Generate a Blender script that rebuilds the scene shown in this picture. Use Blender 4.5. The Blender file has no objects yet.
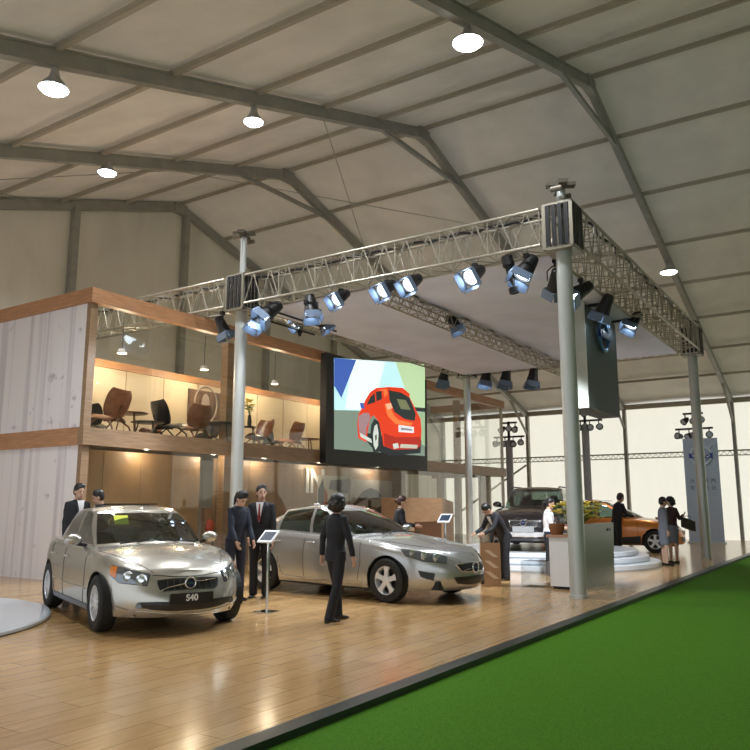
import bpy, bmesh, math, random
import numpy as np
from mathutils import Vector, Matrix, Euler
from mathutils.bvhtree import BVHTree
random.seed(7)
PI = math.pi
C = bpy.context.scene.collection
sc = bpy.context.scene

# ------------------------------------------------------------------ camera, sky, sun, exposure
FPX, PIT, YAW, EYE = 756.0, math.radians(9.8), math.radians(33.25), 1.46
cam = bpy.data.cameras.new('camera'); co = bpy.data.objects.new('camera', cam); C.objects.link(co)
cam.sensor_width = 36; cam.lens = FPX / 750 * 36; cam.clip_end = 400
co.location = (0, 0, EYE); co.rotation_euler = (PI/2 + PIT, 0, YAW - PI/2)
sc.camera = co
FW = Vector((math.cos(YAW)*math.cos(PIT), math.sin(YAW)*math.cos(PIT), math.sin(PIT)))
RT = Vector((math.sin(YAW), -math.cos(YAW), 0)); UP = RT.cross(FW)
def ray(x, y): return FW + RT*((x-375)/FPX) - UP*((y-375)/FPX)
EYEV = Vector((0, 0, EYE))
def atX(x, y, X): d = ray(x, y); return EYEV + d*(X/d.x)          # a point of the photograph on a wall X = const
def atY(x, y, Y): d = ray(x, y); return EYEV + d*(Y/d.y)
def atZ(x, y, Z=0): d = ray(x, y); return EYEV + d*((Z-EYE)/d.z)

w = bpy.data.worlds.new('sky'); sc.world = w; w.use_nodes = True
w.node_tree.nodes['Background'].inputs[0].default_value = (0.86, 0.93, 1.0, 1)
w.node_tree.nodes['Background'].inputs[1].default_value = 1.0
def light(kind, name, loc, energy, color=(1, 1, 1), direction=(0, 0, -1), parent=None, **kw):
    l = bpy.data.lights.new(name, kind); l.energy = energy; l.color = color
    for k, v in kw.items(): setattr(l, k, v)
    o = bpy.data.objects.new(name, l); C.objects.link(o); o.location = loc
    o.rotation_euler = Vector(direction).to_track_quat('-Z', 'Y').to_euler()
    if parent: o.parent = parent
    return o
light('SUN', 'sun', (60, 0, 40), 2.0, (1, 0.95, 0.84), (-0.80, 0.12, -0.52), angle=0.02)
sc.view_settings.view_transform = 'Standard'; sc.view_settings.look = 'None'
sc.view_settings.gamma = 1; sc.view_settings.use_curve_mapping = False
sc.view_settings.exposure = 0.5

# ------------------------------------------------------------------ materials
_M = {}
def mat(name, col, rough=0.5, metal=0.0, coat=0.0, emit=0.0, ecol=None, noise=None, bump=0.0, spec=None):
    """noise = (scale, amount, (sx,sy,sz)) varies the colour of the thing itself"""
    if name in _M: return _M[name]
    m = bpy.data.materials.new(name); m.use_nodes = True; _M[name] = m
    nt = m.node_tree; b = nt.nodes['Principled BSDF']
    b.inputs['Base Color'].default_value = (*col, 1); b.inputs['Roughness'].default_value = rough
    b.inputs['Metallic'].default_value = metal; b.inputs['Coat Weight'].default_value = coat
    b.inputs['Coat Roughness'].default_value = 0.05
    if spec is not None: b.inputs['Specular IOR Level'].default_value = spec
    if emit:
        b.inputs['Emission Color'].default_value = (*(ecol or col), 1); b.inputs['Emission Strength'].default_value = emit
    if noise or bump:
        tc = nt.nodes.new('ShaderNodeTexCoord'); mp = nt.nodes.new('ShaderNodeMapping'); no = nt.nodes.new('ShaderNodeTexNoise')
        s, a, sv = noise or (60, 0, (1, 1, 1))
        mp.inputs['Scale'].default_value = sv; no.inputs['Scale'].default_value = s; no.inputs['Detail'].default_value = 5
        nt.links.new(tc.outputs['Object'], mp.inputs[0]); nt.links.new(mp.outputs[0], no.inputs['Vector'])
        if a:
            r = nt.nodes.new('ShaderNodeValToRGB')
            r.color_ramp.elements[0].position = 0.3; r.color_ramp.elements[1].position = 0.7
            r.color_ramp.elements[0].color = (*[c*(1-a) for c in col], 1)
            r.color_ramp.elements[1].color = (*[min(1, c*(1+a)) for c in col], 1)
            nt.links.new(no.outputs['Fac'], r.inputs[0]); nt.links.new(r.outputs[0], b.inputs['Base Color'])
        if bump:
            bp = nt.nodes.new('ShaderNodeBump'); bp.inputs['Strength'].default_value = bump; bp.inputs['Distance'].default_value = 0.02
            nt.links.new(no.outputs['Fac'], bp.inputs['Height']); nt.links.new(bp.outputs[0], b.inputs['Normal'])
    return m
def glassmat(name, tint, refl, ior=1.45):
    if name in _M: return _M[name]
    m = bpy.data.materials.new(name); m.use_nodes = True; _M[name] = m
    nt = m.node_tree; nt.nodes.clear()
    out = nt.nodes.new('ShaderNodeOutputMaterial'); mx = nt.nodes.new('ShaderNodeMixShader')
    tr = nt.nodes.new('ShaderNodeBsdfTransparent'); gl = nt.nodes.new('ShaderNodeBsdfGlossy'); fr = nt.nodes.new('ShaderNodeLayerWeight')
    fr.inputs[0].default_value = 0.5; pw = nt.nodes.new('ShaderNodeMath'); pw.operation = 'POWER'; pw.inputs[1].default_value = 3.5
    ad = nt.nodes.new('ShaderNodeMath'); ad.operation = 'MULTIPLY_ADD'; ad.inputs[1].default_value = 0.75; ad.inputs[2].default_value = 0.035*refl; ad.use_clamp = True
    tr.inputs[0].default_value = (*tint, 1); gl.inputs['Roughness'].default_value = 0.02; gl.inputs[0].default_value = (1, 1, 1, 1)
    nt.links.new(fr.outputs['Facing'], pw.inputs[0]); nt.links.new(pw.outputs[0], ad.inputs[0]); nt.links.new(ad.outputs[0], mx.inputs[0])
    nt.links.new(tr.outputs[0], mx.inputs[1]); nt.links.new(gl.outputs[0], mx.inputs[2]); nt.links.new(mx.outputs[0], out.inputs[0])
    return m
def fabricmat(name, col, trans, tcol):
    """tent cloth: diffuse on the inside plus the daylight it lets through"""
    if name in _M: return _M[name]
    m = bpy.data.materials.new(name); m.use_nodes = True; _M[name] = m
    nt = m.node_tree; nt.nodes.clear()
    out = nt.nodes.new('ShaderNodeOutputMaterial'); mx = nt.nodes.new('ShaderNodeMixShader'); mx.inputs[0].default_value = trans
    d = nt.nodes.new('ShaderNodeBsdfDiffuse'); t = nt.nodes.new('ShaderNodeBsdfTranslucent')
    tc = nt.nodes.new('ShaderNodeTexCoord'); mp = nt.nodes.new('ShaderNodeMapping'); no = nt.nodes.new('ShaderNodeTexNoise')
    mp.inputs['Scale'].default_value = (0.6, 0.6, 0.25); no.inputs['Scale'].default_value = 1.6; no.inputs['Detail'].default_value = 4
    r = nt.nodes.new('ShaderNodeValToRGB'); r.color_ramp.elements[0].position = 0.3; r.color_ramp.elements[1].position = 0.72
    r.color_ramp.elements[0].color = (*[c*0.9 for c in col], 1); r.color_ramp.elements[1].color = (*[min(1, c*1.08) for c in col], 1)
    bp = nt.nodes.new('ShaderNodeBump'); bp.inputs['Strength'].default_value = 0.35; bp.inputs['Distance'].default_value = 0.06
    nt.links.new(tc.outputs['Object'], mp.inputs[0]); nt.links.new(mp.outputs[0], no.inputs['Vector']); nt.links.new(no.outputs['Fac'], r.inputs[0])
    nt.links.new(no.outputs['Fac'], bp.inputs['Height']); nt.links.new(bp.outputs[0], d.inputs['Normal'])
    nt.links.new(r.outputs[0], d.inputs[0]); t.inputs[0].default_value = (*tcol, 1)
    nt.links.new(d.outputs[0], mx.inputs[1]); nt.links.new(t.outputs[0], mx.inputs[2]); nt.links.new(mx.outputs[0], out.inputs[0])
    return m
def woodfloor():
    m = bpy.data.materials.new('parquet'); m.use_nodes = True; nt = m.node_tree; b = nt.nodes['Principled BSDF']
    tc = nt.nodes.new('ShaderNodeTexCoord'); mp = nt.nodes.new('ShaderNodeMapping'); mp.inputs['Rotation'].default_value = (0, 0, math.radians(0))
    br = nt.nodes.new('ShaderNodeTexBrick'); br.inputs['Scale'].default_value = 1.0
    br.inputs['Brick Width'].default_value = 1.25; br.inputs['Row Height'].default_value = 0.24
    br.inputs['Mortar Size'].default_value = 0.006; br.inputs['Mortar'].default_value = (0.30, 0.17, 0.07, 1)
    br.inputs['Color1'].default_value = (0.56, 0.35, 0.16, 1); br.inputs['Color2'].default_value = (0.48, 0.285, 0.12, 1)
    no = nt.nodes.new('ShaderNodeTexNoise'); m2 = nt.nodes.new('ShaderNodeMapping'); m2.inputs['Scale'].default_value = (1.2, 14, 1); no.inputs['Scale'].default_value = 2.5; no.inputs['Detail'].default_value = 6
    mix = nt.nodes.new('ShaderNodeMixRGB'); mix.blend_type = 'OVERLAY'; mix.inputs[0].default_value = 0.4
    nt.links.new(tc.outputs['Object'], mp.inputs[0]); nt.links.new(mp.outputs[0], br.inputs['Vector'])
    nt.links.new(tc.outputs['Object'], m2.inputs[0]); nt.links.new(m2.outputs[0], no.inputs['Vector'])
    nt.links.new(br.outputs['Color'], mix.inputs[1]); nt.links.new(no.outputs['Fac'], mix.inputs[2]); nt.links.new(mix.outputs[0], b.inputs['Base Color'])
    b.inputs['Roughness'].default_value = 0.17; b.inputs['Specular IOR Level'].default_value = 0.75
    n3 = nt.nodes.new('ShaderNodeTexNoise'); n3.inputs['Scale'].default_value = 1.3
    bp = nt.nodes.new('ShaderNodeBump'); bp.inputs['Strength'].default_value = 0.06; bp.inputs['Distance'].default_value = 0.05
    nt.links.new(tc.outputs['Object'], n3.inputs['Vector']); nt.links.new(n3.outputs['Fac'], bp.inputs['Height']); nt.links.new(bp.outputs[0], b.inputs['Normal'])
    return m
def birchmat():
    m = bpy.data.materials.new('birch_print'); m.use_nodes = True; nt = m.node_tree; b = nt.nodes['Principled BSDF']
    tc = nt.nodes.new('ShaderNodeTexCoord')
    def layer(sv, scale, p0, p1, det=3, dist=0.0):
        mp = nt.nodes.new('ShaderNodeMapping'); mp.inputs['Scale'].default_value = sv
        no = nt.nodes.new('ShaderNodeTexNoise'); no.inputs['Scale'].default_value = scale; no.inputs['Detail'].default_value = det; no.inputs['Distortion'].default_value = dist
        r = nt.nodes.new('ShaderNodeValToRGB'); r.color_ramp.elements[0].position = p0; r.color_ramp.elements[1].position = p1
        nt.links.new(tc.outputs['Object'], mp.inputs[0]); nt.links.new(mp.outputs[0], no.inputs['Vector']); nt.links.new(no.outputs['Fac'], r.inputs[0]); return r
    a = layer((0.1, 1.2, 0.03), 3.0, 0.5, 0.66)          # dark edges of the trunks
    c = layer((0.1, 1.6, 2.4), 1.6, 0.63, 0.70, 3, 0.5)    # bark scars
    mx = nt.nodes.new('ShaderNodeMixRGB'); mx.inputs[1].default_value = (0.86, 0.82, 0.84, 1); mx.inputs[2].default_value = (0.56, 0.52, 0.57, 1)
    mul = nt.nodes.new('ShaderNodeMath'); mul.operation = 'MULTIPLY'
    d = layer((0.1, 1.1, 0.05), 2.6, 0.50, 0.56)
    nt.links.new(c.outputs[0], mul.inputs[0]); nt.links.new(d.outputs[0], mul.inputs[1])
    nt.links.new(a.outputs[0], mx.inputs[0])
    m3 = nt.nodes.new('ShaderNodeMixRGB'); m3.inputs[2].default_value = (0.55, 0.51, 0.56, 1)
    nt.links.new(mx.outputs[0], m3.inputs[1]); nt.links.new(mul.outputs[0], m3.inputs[0]); nt.links.new(m3.outputs[0], b.inputs['Base Color'])
    b.inputs['Roughness'].default_value = 0.45
    return m

MT = dict(
    roof=fabricmat('roof_cloth', (0.72, 0.68, 0.62), 0.03, (0.9, 0.8, 0.65)),
    gable=fabricmat('gable_cloth', (0.70, 0.67, 0.59), 0.05, (0.9, 0.8, 0.6)),
    side=fabricmat('side_cloth', (0.80, 0.78, 0.70), 0.42, (0.98, 0.93, 0.80)),
    beam=mat('frame_metal', (0.33, 0.325, 0.29), 0.5, 0.3, noise=(3, 0.1, (1, 1, 1))),
    alu=mat('truss_aluminium', (0.38, 0.35, 0.285), 0.4, 0.6),
    pole=mat('pole_grey', (0.50, 0.52, 0.50), 0.35, 0.3),
    black=mat('black_metal', (0.012, 0.012, 0.014), 0.45, 0.0),
    rubber=mat('rubber', (0.012, 0.012, 0.012), 0.7),
    white=mat('white_gloss', (0.80, 0.81, 0.83), 0.2, coat=0.4),
    wood=mat('booth_wood', (0.47, 0.24, 0.12), 0.45, noise=(5, 0.22, (0.5, 0.5, 6))),
    woodd=mat('booth_wood_brown', (0.30, 0.19, 0.11), 0.4, noise=(5, 0.18, (0.5, 0.5, 5))),
    tan=mat('tan_panel', (0.36, 0.225, 0.12), 0.45, noise=(2.5, 0.14, (1, 1, 0.4))),
    cream=mat('cream_panel', (0.72, 0.60, 0.42), 0.6),
    glass=glassmat('booth_glass', (0.93, 0.94, 0.92), 1.0),
    carglass=glassmat('car_glass', (0.34, 0.42, 0.38), 1.8),
    tail=mat('smoked', (0.02, 0.02, 0.025), 0.2),
    chrome=mat('chrome', (0.75, 0.75, 0.76), 0.12, 1.0),
    rim=mat('alloy', (0.78, 0.79, 0.81), 0.3, 0.35),
    lamp=mat('lamp_glow', (1, 1, 1), 0.4, emit=14, ecol=(0.92, 0.97, 1.0)),
    spot=mat('spot_glow', (1, 1, 1), 0.4, emit=9, ecol=(0.72, 0.86, 1.0)),
    warm=mat('warm_glow', (1, 0.9, 0.7), 0.4, emit=8, ecol=(1, 0.88, 0.66)),
    flap=mat('flap_lamplit', (0.16, 0.22, 0.32), 0.4, 0.3),  # blue lamp light on the barn doors is put into this colour
    skin=mat('skin', (0.56, 0.34, 0.24), 0.55), hair=mat('black_hair', (0.012, 0.010, 0.010), 0.45),
    suit=mat('black_suit', (0.012, 0.012, 0.017), 0.8, noise=(40, 0.2, (1, 1, 1))), navy=mat('navy_suit', (0.014, 0.018, 0.035), 0.8),
    shirt=mat('white_shirt', (0.78, 0.78, 0.82), 0.7), shoe=mat('black_shoe', (0.01, 0.01, 0.01), 0.25),
)

# ------------------------------------------------------------------ mesh helpers
class MB:
    def __init__(s): s.v = []; s.f = []; s.mi = []; s.m = 0
    def add(s, vs, fs):
        o = len(s.v); s.v += [tuple(v) for v in vs]
        for f in fs: s.f.append([i+o for i in f]); s.mi.append(s.m)
        return s
    def box(s, c, d, rot=None):
        x, y, z = [k/2 for k in d]
        vs = [Vector((a*x, b*y, e*z)) for a in (-1, 1) for b in (-1, 1) for e in (-1, 1)]
        if rot is not None:
            R = rot if isinstance(rot, Matrix) else Euler(rot).to_matrix()
            vs = [R @ v for v in vs]
        c = Vector(c)
        return s.add([v+c for v in vs], [(0, 1, 3, 2), (4, 6, 7, 5), (0, 4, 5, 1), (2, 3, 7, 6), (0, 2, 6, 4), (1, 5, 7, 3)])
    def bb(s, a, b): return s.box([(a[i]+b[i])/2 for i in range(3)], [abs(b[i]-a[i]) for i in range(3)])
    def beam(s, a, b, wd, ht, up=(0, 0, 1)):
        a = Vector(a); b = Vector(b); d = (b-a); L = d.length; d.normalize()
        sd = d.cross(Vector(up)).normalized(); u = sd.cross(d)
        R = Matrix((d, sd, u)).transposed()
        return s.box((a+b)/2, (L, wd, ht), R)
    def chain(s, pts, rad, n=10, up=None, cap=True):
        """rings round a polyline; rad: r or (ra, rb) per point, ra sideways, rb along up"""
        pts = [Vector(p) for p in pts]; rings = []
        ref = Vector(up) if up is not None else None
        N = len(pts)
        if not isinstance(rad, (list,)): rad = [rad]*N
        for i, p in enumerate(pts):
            t = (pts[min(i+1, N-1)] - pts[max(i-1, 0)]).normalized()
            if ref is None:
                ref0 = Vector((0, 0, 1)) if abs(t.z) < 0.9 else Vector((1, 0, 0))
            else: ref0 = ref
            a = t.cross(ref0).normalized(); b = a.cross(t).normalized()
            if ref is None: ref = b
            ra, rb = rad[i] if isinstance(rad[i], tuple) else (rad[i], rad[i])
            rings.append([p + a*(ra*math.cos(2*PI*k/n)) + b*(rb*math.sin(2*PI*k/n)) for k in range(n)])
        vs = [v for r in rings for v in r]; fs = []
        for i in range(N-1):
            for k in range(n):
                fs.append((i*n+k, i*n+(k+1) % n, (i+1)*n+(k+1) % n, (i+1)*n+k))
        if cap: fs += [tuple(reversed(range(n))), tuple((N-1)*n+k for k in range(n))]
        return s.add(vs, fs)
    def tube(s, a, b, r, n=8): return s.chain([a, b], r, n)
    def lathe(s, prof, c=(0, 0, 0), axis=(0, 0, 1), n=24, cap=True):
        ax = Vector(axis).normalized(); q = Vector((0, 0, 1)).rotation_difference(ax); c = Vector(c)
        vs = []; N = len(prof)
        for r, z in prof:
            for k in range(n):
                a = 2*PI*k/n; vs.append(c + q @ Vector((r*math.cos(a), r*math.sin(a), z)))
        fs = [(i*n+k, i*n+(k+1) % n, (i+1)*n+(k+1) % n, (i+1)*n+k) for i in range(N-1) for k in range(n)]
        if cap and prof[0][0] > 1e-4: fs.append(tuple(reversed(range(n))))
        if cap and prof[-1][0] > 1e-4: fs.append(tuple((N-1)*n+k for k in range(n)))
        return s.add(vs, fs)
    def ball(s, c, r, n=14, m=9, rot=None):
        if not isinstance(r, (tuple, list)): r = (r, r, r)
        vs = []; R = Euler(rot).to_matrix() if rot is not None else None
        for i in range(m+1):
            th = PI*i/m
            for k in range(n):
                a = 2*PI*k/n; v = Vector((r[0]*math.sin(th)*math.cos(a), r[1]*math.sin(th)*math.sin(a), r[2]*math.cos(th)))
                if R: v = R @ v
                vs.append(v + Vector(c))
        fs = [(i*n+k, (i+1)*n+k, (i+1)*n+(k+1) % n, i*n+(k+1) % n) for i in range(m) for k in range(n)]
        return s.add(vs, fs)
    def prism(s, poly, d):
        """poly: 3D points in order, d: extrusion vector"""
        n = len(poly); p = [Vector(q) for q in poly]; d = Vector(d)
        return s.add(p + [q+d for q in p], [tuple(range(n)), tuple(reversed(range(n, 2*n)))] + [(i, i+n, (i+1) % n + n, (i+1) % n) for i in range(n)])
    def grid(s, rows, flip=False):
        """rows of equal length"""
        n = len(rows[0]); vs = [v for r in rows for v in r]
        fs = [(i*n+k, i*n+k+1, (i+1)*n+k+1, (i+1)*n+k) for i in range(len(rows)-1) for k in range(n-1)]
        if flip: fs = [tuple(reversed(f)) for f in fs]
        return s.add(vs, fs)
    def build(s, name, m, parent=None, smooth=None, loc=None, rot=None, merge=True, fixn=True):
        me = bpy.data.meshes.new(name); me.from_pydata(s.v, [], s.f)
        ms = m if isinstance(m, (list, tuple)) else [m]
        for q in ms: me.materials.append(q)
        if len(ms) > 1:
            for p, i in zip(me.polygons, s.mi): p.material_index = i
        bm = bmesh.new(); bm.from_mesh(me)
        if merge: bmesh.ops.remove_doubles(bm, verts=bm.verts, dist=1e-5)
        bmesh.ops.dissolve_degenerate(bm, edges=bm.edges, dist=1e-6)
        if fixn: bmesh.ops.recalc_face_normals(bm, faces=bm.faces)
        if smooth:
            for f in bm.faces: f.smooth = True
            for e in bm.edges:
                if len(e.link_faces) == 2 and e.calc_face_angle(0) > math.radians(smooth): e.smooth = False
        bm.to_mesh(me); bm.free()
        o = bpy.data.objects.new(name, me); C.objects.link(o)
        if parent: o.parent = parent
        if loc is not None: o.location = loc
        if rot is not None: o.rotation_euler = rot
        return o
def tag(o, label=None, cat=None, group=None, kind=None):
    if label: o['label'] = label
    if cat: o['category'] = cat
    if group: o['group'] = group
    if kind: o['kind'] = kind
    return o
def thing(name, label, cat, loc=(0, 0, 0), rotz=0, group=None):
    o = bpy.data.objects.new(name, None); C.objects.link(o); o.empty_display_size = 0.1
    o.location = loc; o.rotation_euler = (0, 0, rotz)
    return tag(o, label, cat, group)
def copy_tree(o, parent=None):
    c = o.copy(); C.objects.link(c); c.parent = parent
    for ch in list(o.children): copy_tree(ch, c)
    return c
def struct(name, mb, m, **kw): return tag(mb.build(name, m, **kw), kind='structure')

# ------------------------------------------------------------------ the tent
RX, RZ = 17.0, 11.66            # ridge
LX, LZ = -3.0, 5.15             # left eave
SX, SZ = 36.0, 6.05             # side wall and its eave
FY = [-14.2, -9.4, -4.67, 0.13, 4.93, 9.58, 14.4, 19.2]
YN = -14.2
def roofz(x): return RZ + (x-RX)*((RZ-LZ)/(RX-LX)) if x < RX else RZ - (x-RX)*((RZ-SZ)/(SX-RX))
tr = [0]
def trim(mb, m, **kw): tr[0] += 1; return struct('trim_%d' % tr[0], mb, m, **kw)

struct('floor', MB().bb((-6, 3.52, -0.06), (SX+0.1, 20, 0.0)), woodfloor())
kerbm = mat('kerb_black', (0.012, 0.02, 0.016), 0.35)
trim(MB().bb((-6, 3.36, -0.09), (SX, 3.52, 0.005)), kerbm)
carpet = mat('green_carpet', (0.085, 0.235, 0.018), 0.95, noise=(90, 0.28, (1, 1, 1)), bump=0.6, spec=0.1)
struct('floor_carpet', MB().bb((-6, YN, -0.12), (SX, 3.36, -0.05)), carpet)
m = MB()
def sheet(a, b, y0, y1, nx, ny, sag):
    rows = []
    for i in range(nx+1):
        r = []
        for j in range(ny+1):
            x = a + (b-a)*i/nx; y = y0 + (y1-y0)*j/ny
            r.append((x, y, roofz(x) + 0.17 - sag*math.sin(PI*i/nx)*0 - sag*math.sin(PI*j/ny)))
        rows.append(r)
    m.grid(rows)
for i in range(len(FY)-1):
    sheet(LX-0.5, RX, FY[i], FY[i+1]+(0.25 if i == len(FY)-2 else 0), 12, 5, -0.05); sheet(RX, SX+0.3, FY[i], FY[i+1]+(0.25 if i == len(FY)-2 else 0), 12, 5, -0.05)
struct('ceiling', m, MT['roof'], smooth=60, fixn=False)
# far gable wall
struct('wall_back', MB().prism([(LX, 19.32, 0), (SX, 19.32, 0), (SX, 19.32, SZ+0.3), (RX, 19.32, RZ+0.3), (LX, 19.32, LZ+0.3)], (0, 0.05, 0)), MT['gable'])
struct('wall_front', MB().prism([(LX, YN-0.12, 0), (SX, YN-0.12, 0), (SX, YN-0.12, SZ+0.3), (RX, YN-0.12, RZ+0.3), (LX, YN-0.12, LZ+0.3)], (0, -0.05, 0)), MT['gable'])
m = MB()
rows = []
for i in range(61):
    y = YN + (19.3-YN)*i/60
    rows.append([(SX+0.13 + 0.012*math.sin(y*7.0)*math.sin(k*0.9), y, 6.15*k/8) for k in range(9)])
struct('wall_right', MB().grid(rows), MT['side'], smooth=80)
for fi, y in enumerate(FY):
    g = y > 19
    t = bpy.data.objects.new('tent_frame', None); C.objects.link(t); t.name = 'trim_%d' % (tr[0]+1); tr[0] += 1; t['kind'] = 'structure'
    m = MB(); m.beam((RX, y, RZ-0.06), (LX, y, LZ-0.06), 0.13, 0.27); m.beam((RX, y, RZ+0.05), (LX, y, LZ+0.05), 0.17, 0.03); m.beam((RX, y, RZ-0.2), (LX, y, LZ-0.2), 0.17, 0.03)
    m.build('rafter', MT['beam'], t)
    m = MB(); m.beam((RX, y, RZ-0.06), (SX, y, SZ-0.06), 0.13, 0.27); m.beam((RX, y, RZ-0.2), (SX, y, SZ-0.2), 0.17, 0.03)
    m.build('rafter', MT['beam'], t)
    MB().beam((SX-0.02, y, 0), (SX-0.02, y, SZ), 0.14, 0.24, (1, 0, 0)).build('column', MT['beam'], t)
    if not g: MB().beam((14.9, y, roofz(14.9)-0.16), (19.1, y, roofz(19.1)-0.16), 0.10, 0.11).build('collar_brace', MT['beam'], t)
    MB().beam((33.9, y, roofz(33.9)-0.2), (SX-0.05, y, 4.95), 0.08, 0.10).build('knee_brace', MT['beam'], t)
    m = MB(); m.box((RX, y, RZ-0.12), (0.5, 0.2, 0.34))
    for k in range(6): m.tube((RX-0.2+0.08*k, y-0.11, RZ-0.1), (RX-0.2+0.08*k, y+0.11, RZ-0.1), 0.014, 6)
    m.build('ridge_plate', MT['beam'], t)
purl = [1.8, 3.8, 5.96, 8.15, 10.3, 12.5, 14.75, 17.0, 19.15, 21.6, 24.2, 26.5, 28.9, 31.3, 33.6]
purlm = mat('purlin_metal', (0.40, 0.36, 0.29), 0.55, 0.2)
for x in purl:
    m = MB(); m.bb((x-0.04, YN, roofz(x)+0.02), (x+0.04, 19.25, roofz(x)+0.12)); trim(m, purlm)
trim(MB().bb((SX-0.14, YN, SZ-0.16), (SX+0.06, 19.3, SZ+0.06)), purlm)
# lattice girt along the side wall
m = MB(); gz = 3.72
m.bb((SX-0.06, YN, gz+0.07), (SX+0.04, 19.3, gz+0.13)); m.bb((SX-0.06, YN, gz-0.13), (SX+0.04, 19.3, gz-0.09))
y = 0.0
while y < 19.2: m.beam((SX, y, gz-0.1), (SX, y+0.12, gz+0.08), 0.02, 0.02); m.beam((SX, y+0.12, gz+0.08), (SX, y+0.24, gz-0.1), 0.02, 0.02); y += 0.24
trim(m, mat('girt_metal', (0.36, 0.35, 0.30), 0.5, 0.2))
trim(MB().beam((SX-0.1, 14.5, 3.45), (SX-0.1, 19.1, 0.6), 0.08, 0.08), MT['beam'])      # diagonal strut of the side wall
for x in (8.8, 13.0, 17.3, 21.6, 26.0, 30.5):
    trim(MB().bb((x-0.1, 19.08, 0), (x+0.1, 19.28, roofz(x)-0.15)), MT['beam'])
# bracing cables under the roof
m = MB()
for a, b in (((12.5, 9.58, roofz(12.5)-0.2), (21.4, 14.4, roofz(21.4)-0.1)), ((12.5, 14.4, roofz(12.5)-0.2), (21.4, 9.58, roofz(21.4)-0.1)),
             ((3.8, 14.4, roofz(3.8)-0.2), (12.5, 19.2, roofz(12.5)-0.1)), ((12.5, 14.4, roofz(12.5)-0.2), (3.8, 19.2, roofz(3.8)-0.1))):
    m.tube(a, b, 0.012, 5)
trim(m, MT['beam'])

# ------------------------------------------------------------------ high bay lamps
def highbay(x, y, z, label, r=0.25, e=500):
    t = thing('high_bay_lamp', label, 'lamp', (x, y, z), 0, 'high bay lamps under the roof')
    MB().lathe([(0.05, 0.34), (0.07, 0.24), (0.09, 0.17), (r*0.7, 0.10), (r, 0.0), (r*0.96, 0.0), (r*0.66, 0.09), (0.05, 0.16)], n=28).build('reflector', mat('lamp_shell', (0.5, 0.5, 0.5), 0.4, 0.5), t, smooth=40)
    MB().lathe([(r*0.93, 0.012), (r*0.8, -0.03), (r*0.5, -0.06), (0.0, -0.07)], n=28).build('diffuser', MT['lamp'], t, smooth=60)
    MB().tube((0, 0, 0.33), (0, 0, max(0.4, roofz(x)-0.2-z)), 0.015, 6).build('hanging_rod', MT['beam'], t)
    light('SPOT', 'lamp_light', (0, 0, -0.12), e, (0.93, 0.97, 1.0), (0, 0, -1), t, spot_size=2.6, spot_blend=0.6, shadow_soft_size=0.2)
    return t
highbay(5.98, 9.58, 7.5, 'large round high bay lamp nearest the upper left, under the second rafter', 0.22)
highbay(10.5, 14.4, 9.15, 'round high bay lamp highest above the left end of the booth', 0.22)
highbay(10.25, 9.58, 8.9, 'round high bay lamp under the middle of the second rafter, left of the ridge', 0.20)
highbay(10.3, 4.93, 8.95, 'round high bay lamp hanging from the nearest rafter at the top of the view', 0.26)
highbay(24.75, 4.93, 8.85, 'round high bay lamp right of the ridge, beyond the corner of the lighting truss', 0.27)

# ------------------------------------------------------------------ lighting truss
TX0, TX1, TY0, TY1, TZ0, TZ1 = 12.29, 23.3, 4.15, 11.68, 5.90, 6.55
def truss(name, label, a, b, wd, ht, panel=0.5, r=0.028, cat='truss', cable=True, group=None):
    """a, b: centre-bottom ends, horizontal"""
    a = Vector(a); b = Vector(b); d = b-a; L = d.length; d.normalize(); s = Vector((-d.y, d.x, 0))
    t = thing(name, label, cat, a, 0, group)
    def P(u, sd, up): return d*u + s*(sd*wd/2) + Vector((0, 0, ht if up else 0))
    for sd in (-1, 1):
        for up in (0, 1):
            MB().tube(P(0, sd, up), P(L, sd, up), r, 8).build('chord', MT['alu'], t, smooth=40)
    n = max(2, round(L/panel)); p = L/n
    for kind in ('left', 'right', 'top', 'bottom'):
        m = MB()
        for i in range(n):
            u0, u1 = i*p, (i+1)*p; um = (u0+u1)/2
            if kind in ('left', 'right'):
                sd = -1 if kind == 'left' else 1
                m.tube(P(u0, sd, 0), P(um, sd, 1), r*0.5, 6); m.tube(P(um, sd, 1), P(u1, sd, 0), r*0.5, 6)
                if i % 2 == 0: m.tube(P(u0, sd, 0), P(u0, sd, 1), r*0.45, 6)
            else:
                up = kind == 'top'; q = 1 if i % 2 else -1
                m.tube(P(u0, q, up), P(u1, -q, up), r*0.45, 6); m.tube(P(u0, -q, up), P(u0, q, up), r*0.45, 6)
        m.build('lacing', MT['alu'], t, smooth=40)
    if cable:
        pts = [P(L*i/40, -0.6, 1) + Vector((0, 0, 0.03 + 0.02*math.sin(i*2.1))) + s*(0.05*math.sin(i*1.3)) for i in range(41)]
        MB().chain(pts, 0.028, 6).build('cable_bundle', MT['black'], t, smooth=50)
    return t
tw = 0.52
truss('lighting_truss', 'aluminium box truss spanning the front of the stand between the two front poles', (TX0, TY0+0.32, TZ0), (TX0, TY1-0.32, TZ0), tw, 0.65)
truss('lighting_truss', 'aluminium box truss running left from the left pole over the roof of the booth', (TX0, TY1+0.32, TZ0), (TX0, 18.6, TZ0), tw, 0.65)
truss('lighting_truss', 'aluminium box truss between the left pole and the grey pole before the booth', (TX0+0.32, TY1, TZ0), (TX1-0.25, TY1, TZ0), 0.4, 0.5, cable=False)
truss('lighting_truss', 'long aluminium box truss along the carpet side of the stand', (TX0+0.32, TY0+0.05, TZ0), (TX1-0.32, TY0+0.05, TZ0), 0.6, 0.70)
truss('lighting_truss', 'rear aluminium box truss above the dark wagon', (TX1, TY0+0.4, TZ0), (TX1, TY1-0.5, TZ0), 0.4, 0.5, cable=False)
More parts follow.
